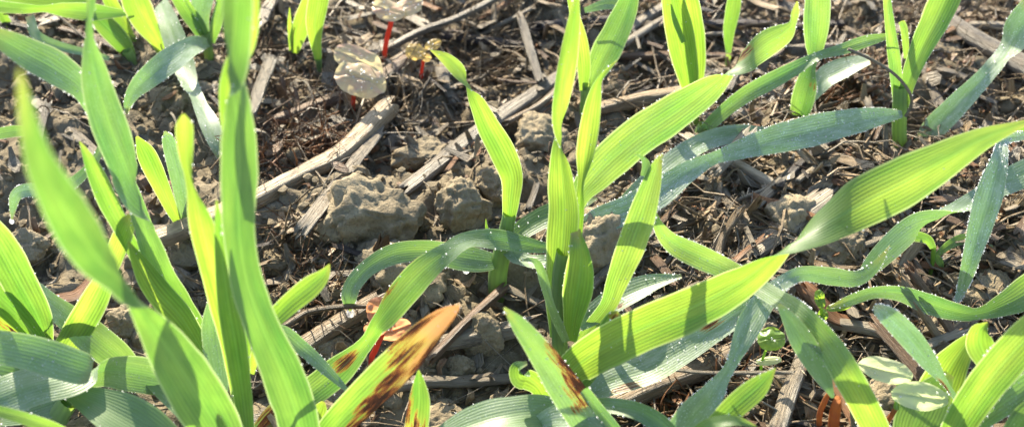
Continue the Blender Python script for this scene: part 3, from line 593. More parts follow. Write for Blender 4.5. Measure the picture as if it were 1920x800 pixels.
leaf(e, Y, [(330, 720, 40, 10, 0.4), (290, 706, 66, 10, 0.3), (240, 696, 70, 20), (200, 694, 54, 35, 0.1), (160, 706, 30, 70), (120, 712, 54, 130, -0.4), (65, 722, 76, 150), (0, 745, 78, 160, -0.8), (-70, 775, 50, 165)], M_DULL, 0.45, keel=0.15, beads=12, edge=1.5)
leaf(e, Y, [(125, 735, 20, 10, -0.4), (170, 750, 56, 25), (220, 775, 80, 30, -0.8), (275, 806, 84, 30), (340, 850, 50, 30, -1.1)], M_DULL, 0.15, keel=0.2, beads=4)
leaf(e, Y, [(180, 850, 26, 0, -2.0), (110, 808, 26), (50, 785, 24, 0, -2.2), (-20, 765, 20)], M_LEAF, 0.1)
leaf(e, Y, [(150, 720, 30, 0, 0.2), (110, 745, 60, -30), (60, 765, 56, -30, 0.1), (0, 780, 40, -30)], M_LEAF, 0.2)
leaf(e, Y, [(270, 690, 40, 30, 0.6), (310, 722, 56, 30, 'z0.9'), (350, 765, 50, 30, 'z0.8'), (390, 810, 30, 30)], M_DULL, 0.3)

# -- upper left background
e, Y = plant((392, 100), 'frosted blue green seedling at the top left, leaf drooping to the ground', stem=[(391, 98, 18), (388, 80, 18), (384, 62, 16)])
leaf(e, Y, [(392, 80, 14, 0, 0), (365, 84, 34, -15, 'z1.0'), (325, 110, 46, -15, 'z1.3'), (285, 140, 44, -10, 'z1.3'), (255, 168, 30, -10, 'z1.0'), (240, 195, 16, 0, 'z0.7'), (238, 214, 4, 0, 'z0.4')], M_DULL, 0.7, keel=0.2, beads=20)
leaf(e, Y, [(300, 5, 30, -25, 'z0.9'), (318, 50, 42, -25, 'z1.0'), (340, 110, 44, -20, 'z0.8'), (356, 160, 32, 20, 'z0.7'), (372, 190, 22, 50, 'z0.8'), (392, 230, 36, 20, 'z0.8'), (410, 275, 30, 10, 'z0.6'), (420, 310, 4, 0, 'z0.3')], M_DULL, 0.5, keel=0.12, beads=24)
leaf(e, Y, [(386, 90, 12, 0, 0), (372, 55, 24), (350, 20, 30, 0, 0.2), (325, -20, 24)], M_LEAF, 0.2)
leaf(e, Y, [(392, 80, 8, 0, 0), (380, 45, 9), (355, 10, 9), (340, -20, 6)], M_LEAF, 0.2)
leaf(e, Y, [(396, 80, 14, 0, 0), (406, 45, 22), (416, 10, 24, 0, 0.2), (420, -30, 18)], M_LEAF, 0.3)
leaf(e, Y, [(388, 70, 12, 0, 0.2), (376, 30, 34), (384, -20, 40, 0, 0.4)], M_DULL, 0.9)
e, Y = plant((303, 108), 'bright drooping blade hanging into the top left of the picture', stem=[(303, 104, 14)])
leaf(e, Y, [(303, 106, 10), (294, 76, 28), (272, 42, 46, 0, -0.1), (256, 8, 52), (240, -40, 40, 0, -0.2)], M_LUSH, 0.1)
e, Y = plant((255, 122), 'dark green seedling with slanting blades near the top left corner', stem=[(250, 118, 16), (238, 95, 20)])
leaf(e, Y, [(248, 112, 20), (226, 78, 36), (196, 46, 38, 0, 0.2), (160, 15, 20)], M_LEAF, 0.1)
leaf(e, Y, [(250, 80, 14, 0, 0.6), (232, 45, 22), (208, 5, 26, 0, 0.8), (195, -25, 20)], M_LUSH, 0.1)
leaf(e, Y, [(250, 25, 6, 0, 0.2), (205, 24, 22), (165, 22, 34, 10, 0), (112, 18, 26), (80, 16, 14, 60, -0.1), (40, 16, 20, 20), (-30, 10, 22)], M_LEAF, 0.15)
leaf(e, Y, [(170, -12, 30, 0, 0.5), (110, -2, 32, 10), (40, -6, 26), (-30, -14, 20)], M_LEAF, 0.15)
leaf(e, Y, [(205, 110, 10, 0, 'z0.4'), (80, 75, 20, 0, 'z0.7'), (55, 30, 16, 0, 'z1')], M_DULL, 0.4)
e, Y = plant((18, 70), 'pair of narrow green blades at the top left edge', stem=[(18, 66, 14)])
leaf(e, Y, [(24, 60, 12), (8, 35, 18), (-12, -5, 18)], M_LEAF, 0.1)
e, Y = plant((60, 262), 'dull blue blade crossing the left edge under the pointed leaf')
leaf(e, Y, [(70, 262, 8, 20, 'z0.3'), (45, 246, 20, 20, 'z0.7'), (0, 250, 22, 20, 'z1.0'), (-40, 262, 14, 20)], M_DULL, 0.3)
e, Y = plant((205, 352), 'drooping dewy leaf with a bent tip holding a drop, left edge', stem=[(203, 346, 12)])
leaf(e, Y, [(200, 250, 12, 0, -.1), (178, 300, 16), (140, 340, 22, 0, 'z0.9'), (95, 358, 26, 0, 'z0.9'), (52, 356, 26, 0, 'z1.0'), (30, 366, 22, 0, 'z0.9'), (24, 392, 12, 0, 'z0.6'), (22, 412, 3, 0, 'z0.4')], M_DULL, [0.2, 0.3, 0.9, 0.9], edge=2)
big_drop(e, at_z(22, 415, 0.35), 0.045)

# -- top centre background
e, Y = plant((600, 138), 'short pair of bright blades at the top beside the root heap', stem=[(599, 134, 9), (597, 110, 13)])
leaf(e, Y, [(599, 128, 9), (592, 80, 22), (590, 45, 34, 5, 0), (596, 10, 40), (606, -40, 34)], M_LUSH, 0.05)
e, Y = plant((553, 98), 'low bright blade next to the pair at the top, by the root heap')
leaf(e, Y, [(553, 100, 12), (558, 70, 30), (568, 40, 34, 0, -0.1), (580, 0, 26), (586, -30, 10)], M_LUSH, 0.05)
leaf(e, Y, [(545, 95, 6), (543, 50, 8), (543, 15, 2)], M_LUSH, 0.05)
e, Y = plant((1096, 218), 'seedling at the top centre with a broad blade leaning right', stem=[(1096, 212, 18), (1097, 180, 18), (1098, 150, 18)])
leaf(e, Y, [(1098, 180, 16), (1112, 146, 34), (1135, 100, 54, 10, 0.1), (1158, 55, 52), (1176, 12, 42, 0, 0.2), (1190, -40, 20)], M_LEAF, 0.35, keel=0.18)
leaf(e, Y, [(1094, 170, 14), (1095, 128, 26), (1090, 80, 26, 0, -0.1), (1078, 30, 18), (1066, -20, 14)], M_LUSH, 0.1)
leaf(e, Y, [(1096, 20, 10, 0, 0.8), (1140, 8, 20, 20), (1180, 14, 16, 20, 0.8)], M_DULL, 0.4)
e, Y = plant((1300, 232), 'bright pair of broad blades standing at the top right of centre', stem=[(1300, 228, 20), (1299, 190, 22), (1297, 160, 26)])
leaf(e, Y, [(1297, 185, 22), (1288, 130, 44), (1276, 70, 54, 5, -0.1), (1264, 10, 46), (1256, -40, 30)], M_LUSH, 0.08)
leaf(e, Y, [(1303, 185, 22, 0, 0.1), (1303, 120, 40), (1298, 60, 46, -5, 0.1), (1290, 0, 40), (1286, -50, 24)], M_LUSH, 0.08)
leaf(e, Y, [(1282, 80, 10, 0, -.3), (1266, 40, 10), (1258, 8, 2)], M_LEAF, 0.1)
e, Y = plant((1366, 108), 'slim blade at the top edge above the brown fallen stalk', stem=[(1366, 104, 10)])
leaf(e, Y, [(1366, 100, 10), (1367, 60, 22), (1374, 20, 28, 0, 0), (1382, -30, 22)], M_LEAF, 0.15)
e, Y = plant((1496, 232), 'dark green seedling behind the frosted leaf, its upper blade seen against the straw', stem=[(1496, 228, 28), (1500, 205, 30)])
leaf(e, Y, [(1497, 222, 34), (1506, 185, 44, 5), (1516, 150, 36), (1524, 116, 14, 60, -0.2), (1528, 85, 36, 10), (1532, 35, 50, 0, -0.3), (1534, -30, 44)], M_LEAF, 0.4, edge=2.5, lesions=[(0.27, 0.03, 0.9, 0.3, 0.7)])
leaf(e, Y, [(1516, 190, 16, 0, 0.2), (1545, 150, 40, 30), (1585, 128, 40, 40, 0.5), (1630, 112, 20, 40)], M_DULL, 0.8)
e, Y = plant((1312, 262), 'seedling whose dew edged leaf slants up to the right below the top right clump', stem=[(1312, 258, 24), (1322, 235, 26)])
leaf(e, Y, [(1310, 258, 22), (1345, 220, 26), (1395, 180, 31, 0, -0.1), (1450, 150, 32, 5), (1500, 124, 26, 10, -0.2), (1535, 106, 16, 50), (1580, 92, 22, 10), (1630, 76, 22, 0, -0.3), (1686, 64, 3)], M_LEAF, 0.45, keel=0.2, edge=3)

# -- right side
e, Y = plant((1686, 292), 'upright seedling at upper right with a grey thread looped round its stem',
             stem=[(1686, 286, 26), (1686, 240, 27), (1687, 200, 27), (1688, 160, 26)])
leaf(e, Y, [(1692, 200, 24), (1704, 150, 30), (1730, 85, 44, 5, 0), (1758, 30, 56), (1785, -30, 58), (1810, -90, 40)], M_LEAF, 0.2, keel=0.3, edge=3)
leaf(e, Y, [(1684, 190, 20, 0, 0.05), (1678, 120, 24), (1670, 60, 20), (1662, -10, 14)], M_LEAF, 0.3, edge=3)
leaf(e, Y, [(1692, 214, 12, -5, -0.2), (1650, 218, 34, -15), (1590, 230, 50, -15, 'z1.3'), (1520, 246, 58, -15, 'z1.3'), (1450, 262, 52, -10, 'z1.2'), (1390, 280, 38, 0, 'z1.1'), (1340, 296, 24, 15, 'z1.1'), (1290, 322, 40, -5, 'z1.2'), (1235, 362, 54, -15, 'z1.1'), (1180, 392, 54, -15, 'z1.0'), (1120, 414, 46, -20, 'z0.9'), (1070, 432, 8, -20, 'z0.6')], M_DULL, 0.95, keel=0.14, edge=2.5, beads=45, label='long frosted leaf running left along the ground')
leaf(e, Y, [(1450, 250, 20, -20, 'z0.7'), (1390, 250, 34, -20, 'z0.7'), (1330, 262, 36, -20, 'z0.7'), (1280, 290, 40, -20, 'z0.8'), (1235, 325, 40, -20, 'z0.8'), (1180, 375, 30, -20, 'z0.7'), (1130, 410, 5, -20, 'z0.5')], M_DULL, 0.8, beads=20)
leaf(e, Y, [(1700, 110, 10, 0, 0.3), (1696, 60, 14), (1690, 40, 12)], M_LUSH, 0.3)
pts = np.array([at_y(x, y, Y + d) for x, y, d in ((1590, 92, -.3), (1640, 115, -.4), (1680, 142, -.45), (1706, 175, -.4), (1708, 200, -.3), (1698, 218, -.25))])
tag(tube('dry_stem_thread', None, pts, np.full(6, 0.03), M_PALE, 8), 'thin grey dry thread curling against the upright right hand stem', 'dry stem')
e, Y = plant((1735, 285), 'blurred frosted leaf arching to the top right corner', stem=[(1733, 280, 14)])
leaf(e, Y, [(1728, 272, 34, 20), (1756, 236, 44, 20), (1800, 192, 42, 15, 0.3), (1850, 140, 32, 10), (1884, 100, 32, 60, 0.6), (1908, 60, 60, 20), (1940, 10, 50, 0, 0.6)], M_DULL, 1.0, beads=20)
e, Y = plant((1965, 350), 'wavy dark green leaf entering from the right edge', stem=[(1965, 345, 20)])
leaf(e, Y, [(1985, 290, 40, 0, 'z1.3'), (1920, 325, 52, -10, 'z1.4'), (1870, 350, 44, -15, 'z1.3'), (1815, 382, 34, -25, 'z1.2'), (1768, 402, 16, -75, 'z1.3'), (1715, 425, 44, -150, 'z1.3'), (1670, 462, 46, -165, 'z1.1'), (1632, 500, 32, -165, 'z0.8'), (1600, 535, 4, -165, 'z0.5')], M_DULL, 0.55, keel=0.12, edge=2)
leaf(e, Y, [(1960, 330, 10, 0, -0.6), (1940, 262, 14, 0, -1.0), (1905, 256, 18, 0, -2.2), (1882, 266, 20, 20, -2.5), (1874, 300, 32, 0), (1855, 365, 52, 0, -3.2), (1836, 430, 44), (1818, 495, 30, 0, -3.7), (1802, 545, 18, 0, 'z0.5'), (1786, 584, 3, 0, 'z0.35')], M_DULL, 1.0, keel=0.25, edge=3, beads=70, label='hanging leaf white with dew')
leaf(e, Y, [(1960, 300, 12, 0, -0.2), (1930, 252, 26, 20), (1890, 250, 16, 20), (1860, 252, 3)], M_LUSH, 0.2)
e, Y = plant((1985, 640), 'bright leaf entering from the right edge, its narrow end trailing left across soil', stem=[(1985, 635, 20)])
leaf(e, Y, [(1985, 500, 50, 0, -0.4), (1930, 545, 62), (1880, 572, 42, 0, -0.3), (1832, 588, 22, 20), (1785, 582, 34, 40, 0), (1735, 566, 36, 40), (1690, 550, 26, 35, 0.2), (1640, 548, 22, 20), (1595, 562, 20), (1555, 576, 4, 0, 0.2)], M_LEAF, [0.2, 0.3, 0.7, 0.5], keel=0.15, edge=2)
e, Y = plant((1258, 880), 'front right seedling with a dewy blue green leaf twisting upwards', stem=[(1258, 872, 50), (1262, 845, 60)])
leaf(e, Y, [(1255, 850, 60, 0, 0), (1295, 788, 64), (1335, 738, 46, 0, 0.1), (1365, 692, 18, -50), (1384, 652, 34, -10, 0.8), (1408, 602, 50, 0), (1436, 560, 42, 0, 1.7), (1468, 530, 30, 20), (1505, 513, 28, -20, 2.2), (1560, 518, 34, -10), (1605, 522, 30, 0), (1638, 502, 20, 0), (1669, 460, 2, 0, 2.5)], M_DULL, [0.6, 0.7, 0.6, 0.9, 0.4, 0.3], keel=0.15, edge=3, beads=26, label='dewy leaf with two twists')
leaf(e, Y, [(1280, 860, 20, 0, -0.5), (1330, 808, 36), (1375, 765, 46, 0, -0.8), (1420, 726, 42), (1454, 690, 3, 0, -0.9)], M_LUSH, 0.15, keel=0.18)
leaf(e, Y, [(1270, 850, 20, 0, -1.0), (1320, 800, 24, 20), (1375, 788, 20, 20, -1.2), (1420, 800, 4)], M_LUSH, 0.15)
e, Y = plant((1665, 870), 'front right seedling with a leaf folding over towards the picture centre', stem=[(1662, 862, 44), (1655, 830, 56)])
leaf(e, Y, [(1660, 845, 50, 20, -0.2), (1630, 780, 54, 24), (1592, 708, 54, 24, -0.3), (1548, 640, 50, 22), (1495, 585, 42, 10, 0.6), (1430, 542, 34, -10, 1.6), (1370, 508, 40, 10, 2.0), (1310, 480, 44, 20), (1262, 455, 36, 20, 2.3), (1236, 425, 22), (1226, 395, 8), (1222, 372, 2, 0, 2.4)], M_LUSH, [0.1, 0.15, 0.5, 0.5, 0.5], keel=0.1, edge=3)
leaf(e, Y, [(1562, 745, 6, 0, -0.1), (1540, 700, 34, 25), (1510, 645, 46, 30, 0.2), (1485, 605, 32, 25), (1460, 570, 8, 0, 0.6)], M_DULL, 0.35, keel=0.15)
# -- lower right corner
e, Y = plant((1770, 880), 'bright broad seedling cropped by the lower right corner', stem=[(1772, 870, 60), (1780, 835, 70)])
leaf(e, Y, [(1775, 850, 54, 0, -0.2), (1805, 785, 62, -10), (1848, 722, 70, -12, -0.5), (1897, 664, 74, -12), (1950, 610, 66, 0, -0.6), (2020, 550, 30)], M_LUSH, 0.15, keel=0.14, edge=2.5)
leaf(e, Y, [(1760, 860, 30, 0, 0.3), (1800, 812, 40, 0), (1860, 770, 46, 0, -0.3), (1930, 722, 48), (2000, 670, 20)], M_LEAF, 0.4, keel=0.2, edge=2.5)
leaf(e, Y, [(1775, 850, 40, 0, 0.5), (1850, 720, 50), (1900, 690, 44, 0, 0.8), (1960, 640, 40)], M_LEAF, 0.25, edge=2)
leaf(e, Y, [(1740, 830, 40, 0, 1.0), (1752, 760, 80), (1775, 700, 76, 0, 1.0), (1800, 660, 50), (1822, 632, 24, 0, 1.0), (1840, 612, 4)], M_LUSH, 0.1, keel=0.2)
leaf(e, Y, [(1866, 705, 26, 0, 0.4), (1850, 672, 46), (1838, 645, 56, 0, 0.5), (1838, 622, 44), (1846, 610, 18, 0, 0.5), (1852, 604, 4)], M_LUSH, 0.1, keel=0.45, label='young rolled leaf tip')
leaf(e, Y, [(1700, 860, 50, 0, 0.4), (1720, 790, 90, 0), (1750, 740, 70, 0, 0.6), (1780, 700, 20)], M_DULL, 0.1)
leaf(e, Y, [(1880, 850, 40, 0, -0.6), (1920, 780, 44), (1970, 740, 30)], M_LEAF, 0.2, edge=2)
leaf(e, Y, [(1792, 745, 10, 0, 0.3), (1770, 715, 14), (1742, 678, 34, 10), (1706, 632, 44, 15, 0.5), (1670, 596, 38, 20), (1648, 580, 24), (1638, 574, 6, 0, 0.6)], M_DULL, 1.0, keel=0.2, edge=2.5, beads=50, lesions=[(0.14, 0.08, 0.2, 0.2, 1.1)], label='frosted leaf with a browned narrow base')

# ------------------------------------------------------------------ broadleaf seedlings with red stalks
def sprout(base, label, stalk, mat=M_RED, name='broadleaf_seedling'):
    P0 = at_z(base[0], base[1], 0.0); e = empty(name, P0, label, 'seedling', 'broadleaf weed seedlings'); Y0 = P0[1]
    P = np.array([P0 + np.array([0, 0, -0.7])] + [at_y(x, y, Y0 + d) for x, y, wd, d in stalk])
    r = np.array([stalk[0][2]] + [q[2] for q in stalk]) * 0.36 * cmpx(P0)
    tube('stalk', e, P, r, mat, 12, cap=False); return e, Y0
e, Y = sprout((664, 222), 'pale dewy seedling with two big round seed leaves on a short red stalk', [(663, 216, 12, 0), (663, 185, 12, 0), (668, 160, 11, 0)])
cotyledon(e, Y, 676, 148, 50, 36, -18, M_COT, -0.2, -20, 0.3, 40); cotyledon(e, Y, 672, 112, 48, 26, -22, M_COT, 0.25, -25, 0.3, 30)
e, Y = sprout((720, 130), 'red stalked seedling cropped by the top edge, pale seed leaves', [(720, 122, 13, 0), (724, 80, 13, 0), (732, 48, 13, 0), (735, 30, 12, 0)])
cotyledon(e, Y, 728, 18, 32, 24, -20, M_COT, -0.1, -25, 0.3, 30); cotyledon(e, Y, 764, 12, 30, 22, 30, M_COT, 0.1, -20, 0.35, 30)
e, Y = sprout((790, 150), 'tiny yellowish seedling on a dark red stalk behind the pointed green leaf tip', [(790, 145, 9, 0), (793, 118, 9, 0), (795, 108, 8, 0)])
cotyledon(e, Y, 780, 96, 20, 16, -10, M_COTY, 0, -20, 0.35, 6); cotyledon(e, Y, 812, 84, 17, 11, 25, M_COTY, 0.2, -20, 0.3, 5); cotyledon(e, Y, 799, 108, 10, 8, -10, M_COTY, -0.1, 0, 0.3, 0)
e, Y = sprout((694, 690), 'orange red backlit seedling half hidden behind the arching leaf', [(696, 678, 15, 0), (704, 655, 15, 0), (716, 628, 14, 0)])
cotyledon(e, Y, 711, 584, 25, 27, 10, M_COTO, 0.3, 5, 0.25, 3); cotyledon(e, Y, 706, 614, 25, 17, 15, M_COTO, -0.1, 15, 0.3, 2); cotyledon(e, Y, 738, 618, 36, 20, 18, M_COTO, 0.15, 5, 0.25, 2)
e, Y = sprout((1640, 830), 'seedling with two glossy pale seed leaves on an orange stalk, lower right', [(1645, 822, 14, 0), (1660, 795, 14, 0), (1680, 765, 13, 0)], M_ORANGE)
cotyledon(e, Y, 1661, 694, 52, 24, -14, M_COTP, 0.2, -8, 0.15, 8); cotyledon(e, Y, 1724, 742, 54, 27, -8, M_COTP, -0.1, -8, 0.15, 8)
tube('leaf_stalk', e, np.array([at_y(1680, 766, Y), at_y(1684, 740, Y + .1), at_y(1686, 718, Y + .2)]), np.array([0.045, 0.04, 0.04]), M_COTG, 8, cap=False)
e, Y = sprout((1425, 705), 'low round green seed leaf sheltered between the two crossing leaves', [(1426, 700, 7, 0), (1428, 680, 7, 0), (1436, 655, 6, 0)], M_COTG)
cotyledon(e, Y, 1447, 634, 26, 23, 5, M_COTG, 0, -20, 0.3, 6); cotyledon(e, Y, 1442, 674, 25, 10, 5, M_COTP, 0, -40, 0.5, 3)
e, Y = sprout((1541, 612), 'tiny green sprout beside a dry tan leaf scrap on the right', [(1541, 605, 9, 0), (1540, 580, 8, 0), (1536, 555, 7, 0)], M_COTG)
cotyledon(e, Y, 1538, 560, 9, 18, 10, M_COTG, 0, 0, 0.3, 0); cotyledon(e, Y, 1543, 590, 10, 12, 0, M_COTG, 0, 0, 0.3, 0); cotyledon(e, Y, 1575, 573, 26, 9, 12, M_COTG, 0, -20, 0.5, 2)
e, Y = sprout((1748, 500), 'small forked green sprout with narrow leaves under the frosted hanging leaf', [(1748, 495, 11, 0), (1750, 475, 12, 0), (1752, 462, 10, 0)], M_COTG)
for nd in ([(1750, 465, 12), (1738, 448, 18, 10), (1710, 442, 20, 20, -.1), (1682, 446, 5)], [(1756, 478, 10), (1785, 456, 18, 10), (1815, 448, 20, 20, .1), (1862, 462, 4)], [(1754, 478, 8), (1762, 490, 14), (1768, 505, 4)]):
    leaf(e, Y, nd, M_LEAF, 0.2, edge=0.6)
e, Y = sprout((1552, 800), 'pair of stubby orange stalks by the folded front leaf', [(1536, 785, 15, 0), (1546, 752, 15, 0), (1556, 733, 9, 0)], M_ORANGE, 'orange_shoot')
tube('stalk', e, np.array([at_y(1562, 815, Y - .1), at_y(1564, 785, Y - .1), at_y(1568, 760, Y - .1), at_y(1571, 745, Y - .1)]), np.array([0.09, 0.09, 0.08, 0.05]), M_ORANGE, 10, cap=False)

# ------------------------------------------------------------------ soil lumps
def clod(x, y, rx, ry, label, rz=None, sub=5, mat=None, name='soil_lump', seed=None, group='soil lumps', sink=0.25):
    """x, y: pixel centre; rx, ry: half width and apparent half height in pixels"""
    P = on_ground(x, y, 0); s = cmpx(P); a = rx * s; c = ry * s * 1.1
    V0, F0 = ICO[sub]; sd_ = (seed if seed is not None else x * 0.37 + y * 0.11)
    R = np.random.default_rng(int(sd_ * 10) % 99991)
    V = V0.copy()
    for _ in range(12):                                   # broken faces
        n = nrm(R.normal(size=3)); cth = R.uniform(0.62, 0.9)
        V = V - np.maximum(0, V @ n - cth)[:, None] * n * 0.8
    f1 = fbm(V0 * 1.7 + sd_, 4, 0.55); f2 = fbm(V0 * 7 + sd_, 3, 0.6)
    V = V * (1 + 0.19 * f1 + 0.055 * f2 + 0.03 * fbm(V0 * 17 + sd_, 2) - 0.05 * np.maximum(0, 0.25 - np.abs(fbm(V0 * 2.6 + sd_ + 40, 3))) * 3)[:, None]
    b = (a + c) * 0.5
    V = V * np.array([a, b, c]); th = R.uniform(-0.4, 0.4)
    V[:, :2] = V[:, :2] @ np.array([[math.cos(th), math.sin(th)], [-math.sin(th), math.cos(th)]])
    C = np.array([P[0], P[1], hgt(P[0], P[1]) + c * sink])
    return tag(mk(name, V + C, F0, mat or M_CLOD), label, 'soil lump', group)
clod(693, 420, 108, 74, 'largest sunlit grey soil lump, left of the centre', sink=0.1)
clod(872, 402, 58, 56, 'rounded grey soil lump right beside the bare seedling foot')
clod(745, 520, 100, 60, 'wide low soil lump below the largest one', sink=0.0)
clod(790, 300, 52, 32, 'flat dark soil lump between the two slanting straws')
clod(930, 365, 46, 44, 'soil lump tucked behind the bare footed seedling')
clod(1120, 470, 62, 66, 'shaded soil lump behind the blunt curled leaf', sink=0.0)
clod(1010, 270, 60, 46, 'crumbly soil lump behind the tall middle seedling')
clod(1490, 425, 55, 50, 'round lump at the end of the grey stick in the straw litter', sink=0.0)
clod(1560, 470, 80, 40, 'broad shaded lump under the twisted broad leaf', sink=0.0)
clod(1765, 110, 48, 26, 'dark square soil lump at the upper right by the grey stalk')
clod(1850, 560, 70, 40, 'low soil lump behind the hanging frosted leaf', sink=0.0)
clod(860, 690, 34, 22, 'small soil lump above the pale fallen straw')
clod(905, 640, 44, 40, 'lump at the end of the dark brown stem')
clod(50, 470, 42, 30, 'smooth grey pebble like lump near the left edge')
clod(110, 460, 34, 22, 'small grey lump beside the smooth one at the left')
clod(240, 615, 40, 34, 'pale round lump behind the blurred blade')
clod(345, 490, 44, 36, 'lump just below the left end of the long straw')
clod(520, 500, 34, 26, 'sunlit lump to the right of the wide upright leaf')
clod(610, 660, 44, 28, 'pale lump against the bent tan straw')
clod(1655, 760, 60, 44, 'grey lump under the glossy seed leaves')
clod(1610, 720, 34, 26, 'small grey lump left of the orange stalk')
clod(820, 790, 90, 34, 'broad clod at the bottom under the dark streaked leaf', sink=0.0)
def zone(x, y):
    row = 'upper' if y < 260 else ('middle' if y < 530 else 'lower'); colm = ['far left', 'left', 'centre left', 'centre right', 'right', 'far right'][min(5, max(0, int(x // 320)))]
    return 'on the ' + row + ' ground, ' + colm
n = 0
while n < 130:                                            # many alike lumps
    x, y = rng.uniform(-60, 1980), rng.uniform(-40, 850)
    r = rng.uniform(11, 30) * (0.75 + 0.35 * y / 800)
    clod(x, y, r, r * rng.uniform(0.6, 0.95), 'small crumbly soil lump, ' + zone(x, y), sub=3, seed=n * 7.3 + 1, group='small soil lumps', mat=M_SOIL, sink=0.1); n += 1

V0, F0 = ICO[1]; NCR = 15000                                # loose crumbs
cx = rng.uniform(-13, 13, NCR); cy = rng.uniform(-7, 13, NCR); cz = terrain(np.c_[cx, cy])
rad = 0.018 + 0.11 * rng.random(NCR) ** 3
V = V0[None] * (rad[:, None, None] * rng.uniform(0.6, 1.3, (NCR, 1, 3))) * (1 + 0.28 * rng.normal(size=(NCR, len(V0), 1)).clip(-1.5, 1.5))
V = V + np.c_[cx, cy, cz + rad * 0.3][:, None, :]
F = F0[None] + (np.arange(NCR) * len(V0))[:, None, None]
tag(mk('soil_crumbs', V.reshape(-1, 3), F.reshape(-1, 3), M_SOIL, smooth=False, kind='stuff'), 'loose fine soil crumbs scattered over the ground', 'soil crumbs')

# ------------------------------------------------------------------ straw and dead stalks
def straw(pts, wpx, mat, label, lift=0.0, kind='tube', group='fallen straws', name='fallen_straw', cat='straw', bend=0.0):
    """pts: pixels along the straw; lies on the ground, or over it by lift (cm, number or per point)"""
    lifts = np.broadcast_to(np.asarray(lift, float), (len(pts),)); G = np.array([on_ground(x, y, 0.0) for x, y in pts])
    seg = np.r_[0, np.cumsum(np.linalg.norm(np.diff(np.array(pts, float), axis=0), axis=1))]
    zl = np.polyval(np.polyfit(seg, G[:, 2], 1), seg); zl = zl + max(0.0, float((G[:, 2] - zl).mean()))
    P = np.array([at_z(x, y, z + l) for (x, y), z, l in zip(pts, zl, lifts)]); s = cmpx(P.mean(0)); r = 0.5 * wpx * s
    P[:, 2] += r * 0.7
    if kind == 'tube':
        o = tube(name, None, P, r * rng.uniform(0.9, 1.1, len(P)), mat, 16, rough=0.13, flat=rng.uniform(0.55, 0.9), jag=2.6, nseg=7)
    else:
        o = tube(name, None, P, r * rng.uniform(0.85, 1.1, len(P)), mat, 12, rough=0.22, flat=0.2, jag=3.5, nseg=7, twist=rng.uniform(-0.12, 0.12))
    return tag(o, label, cat, group)
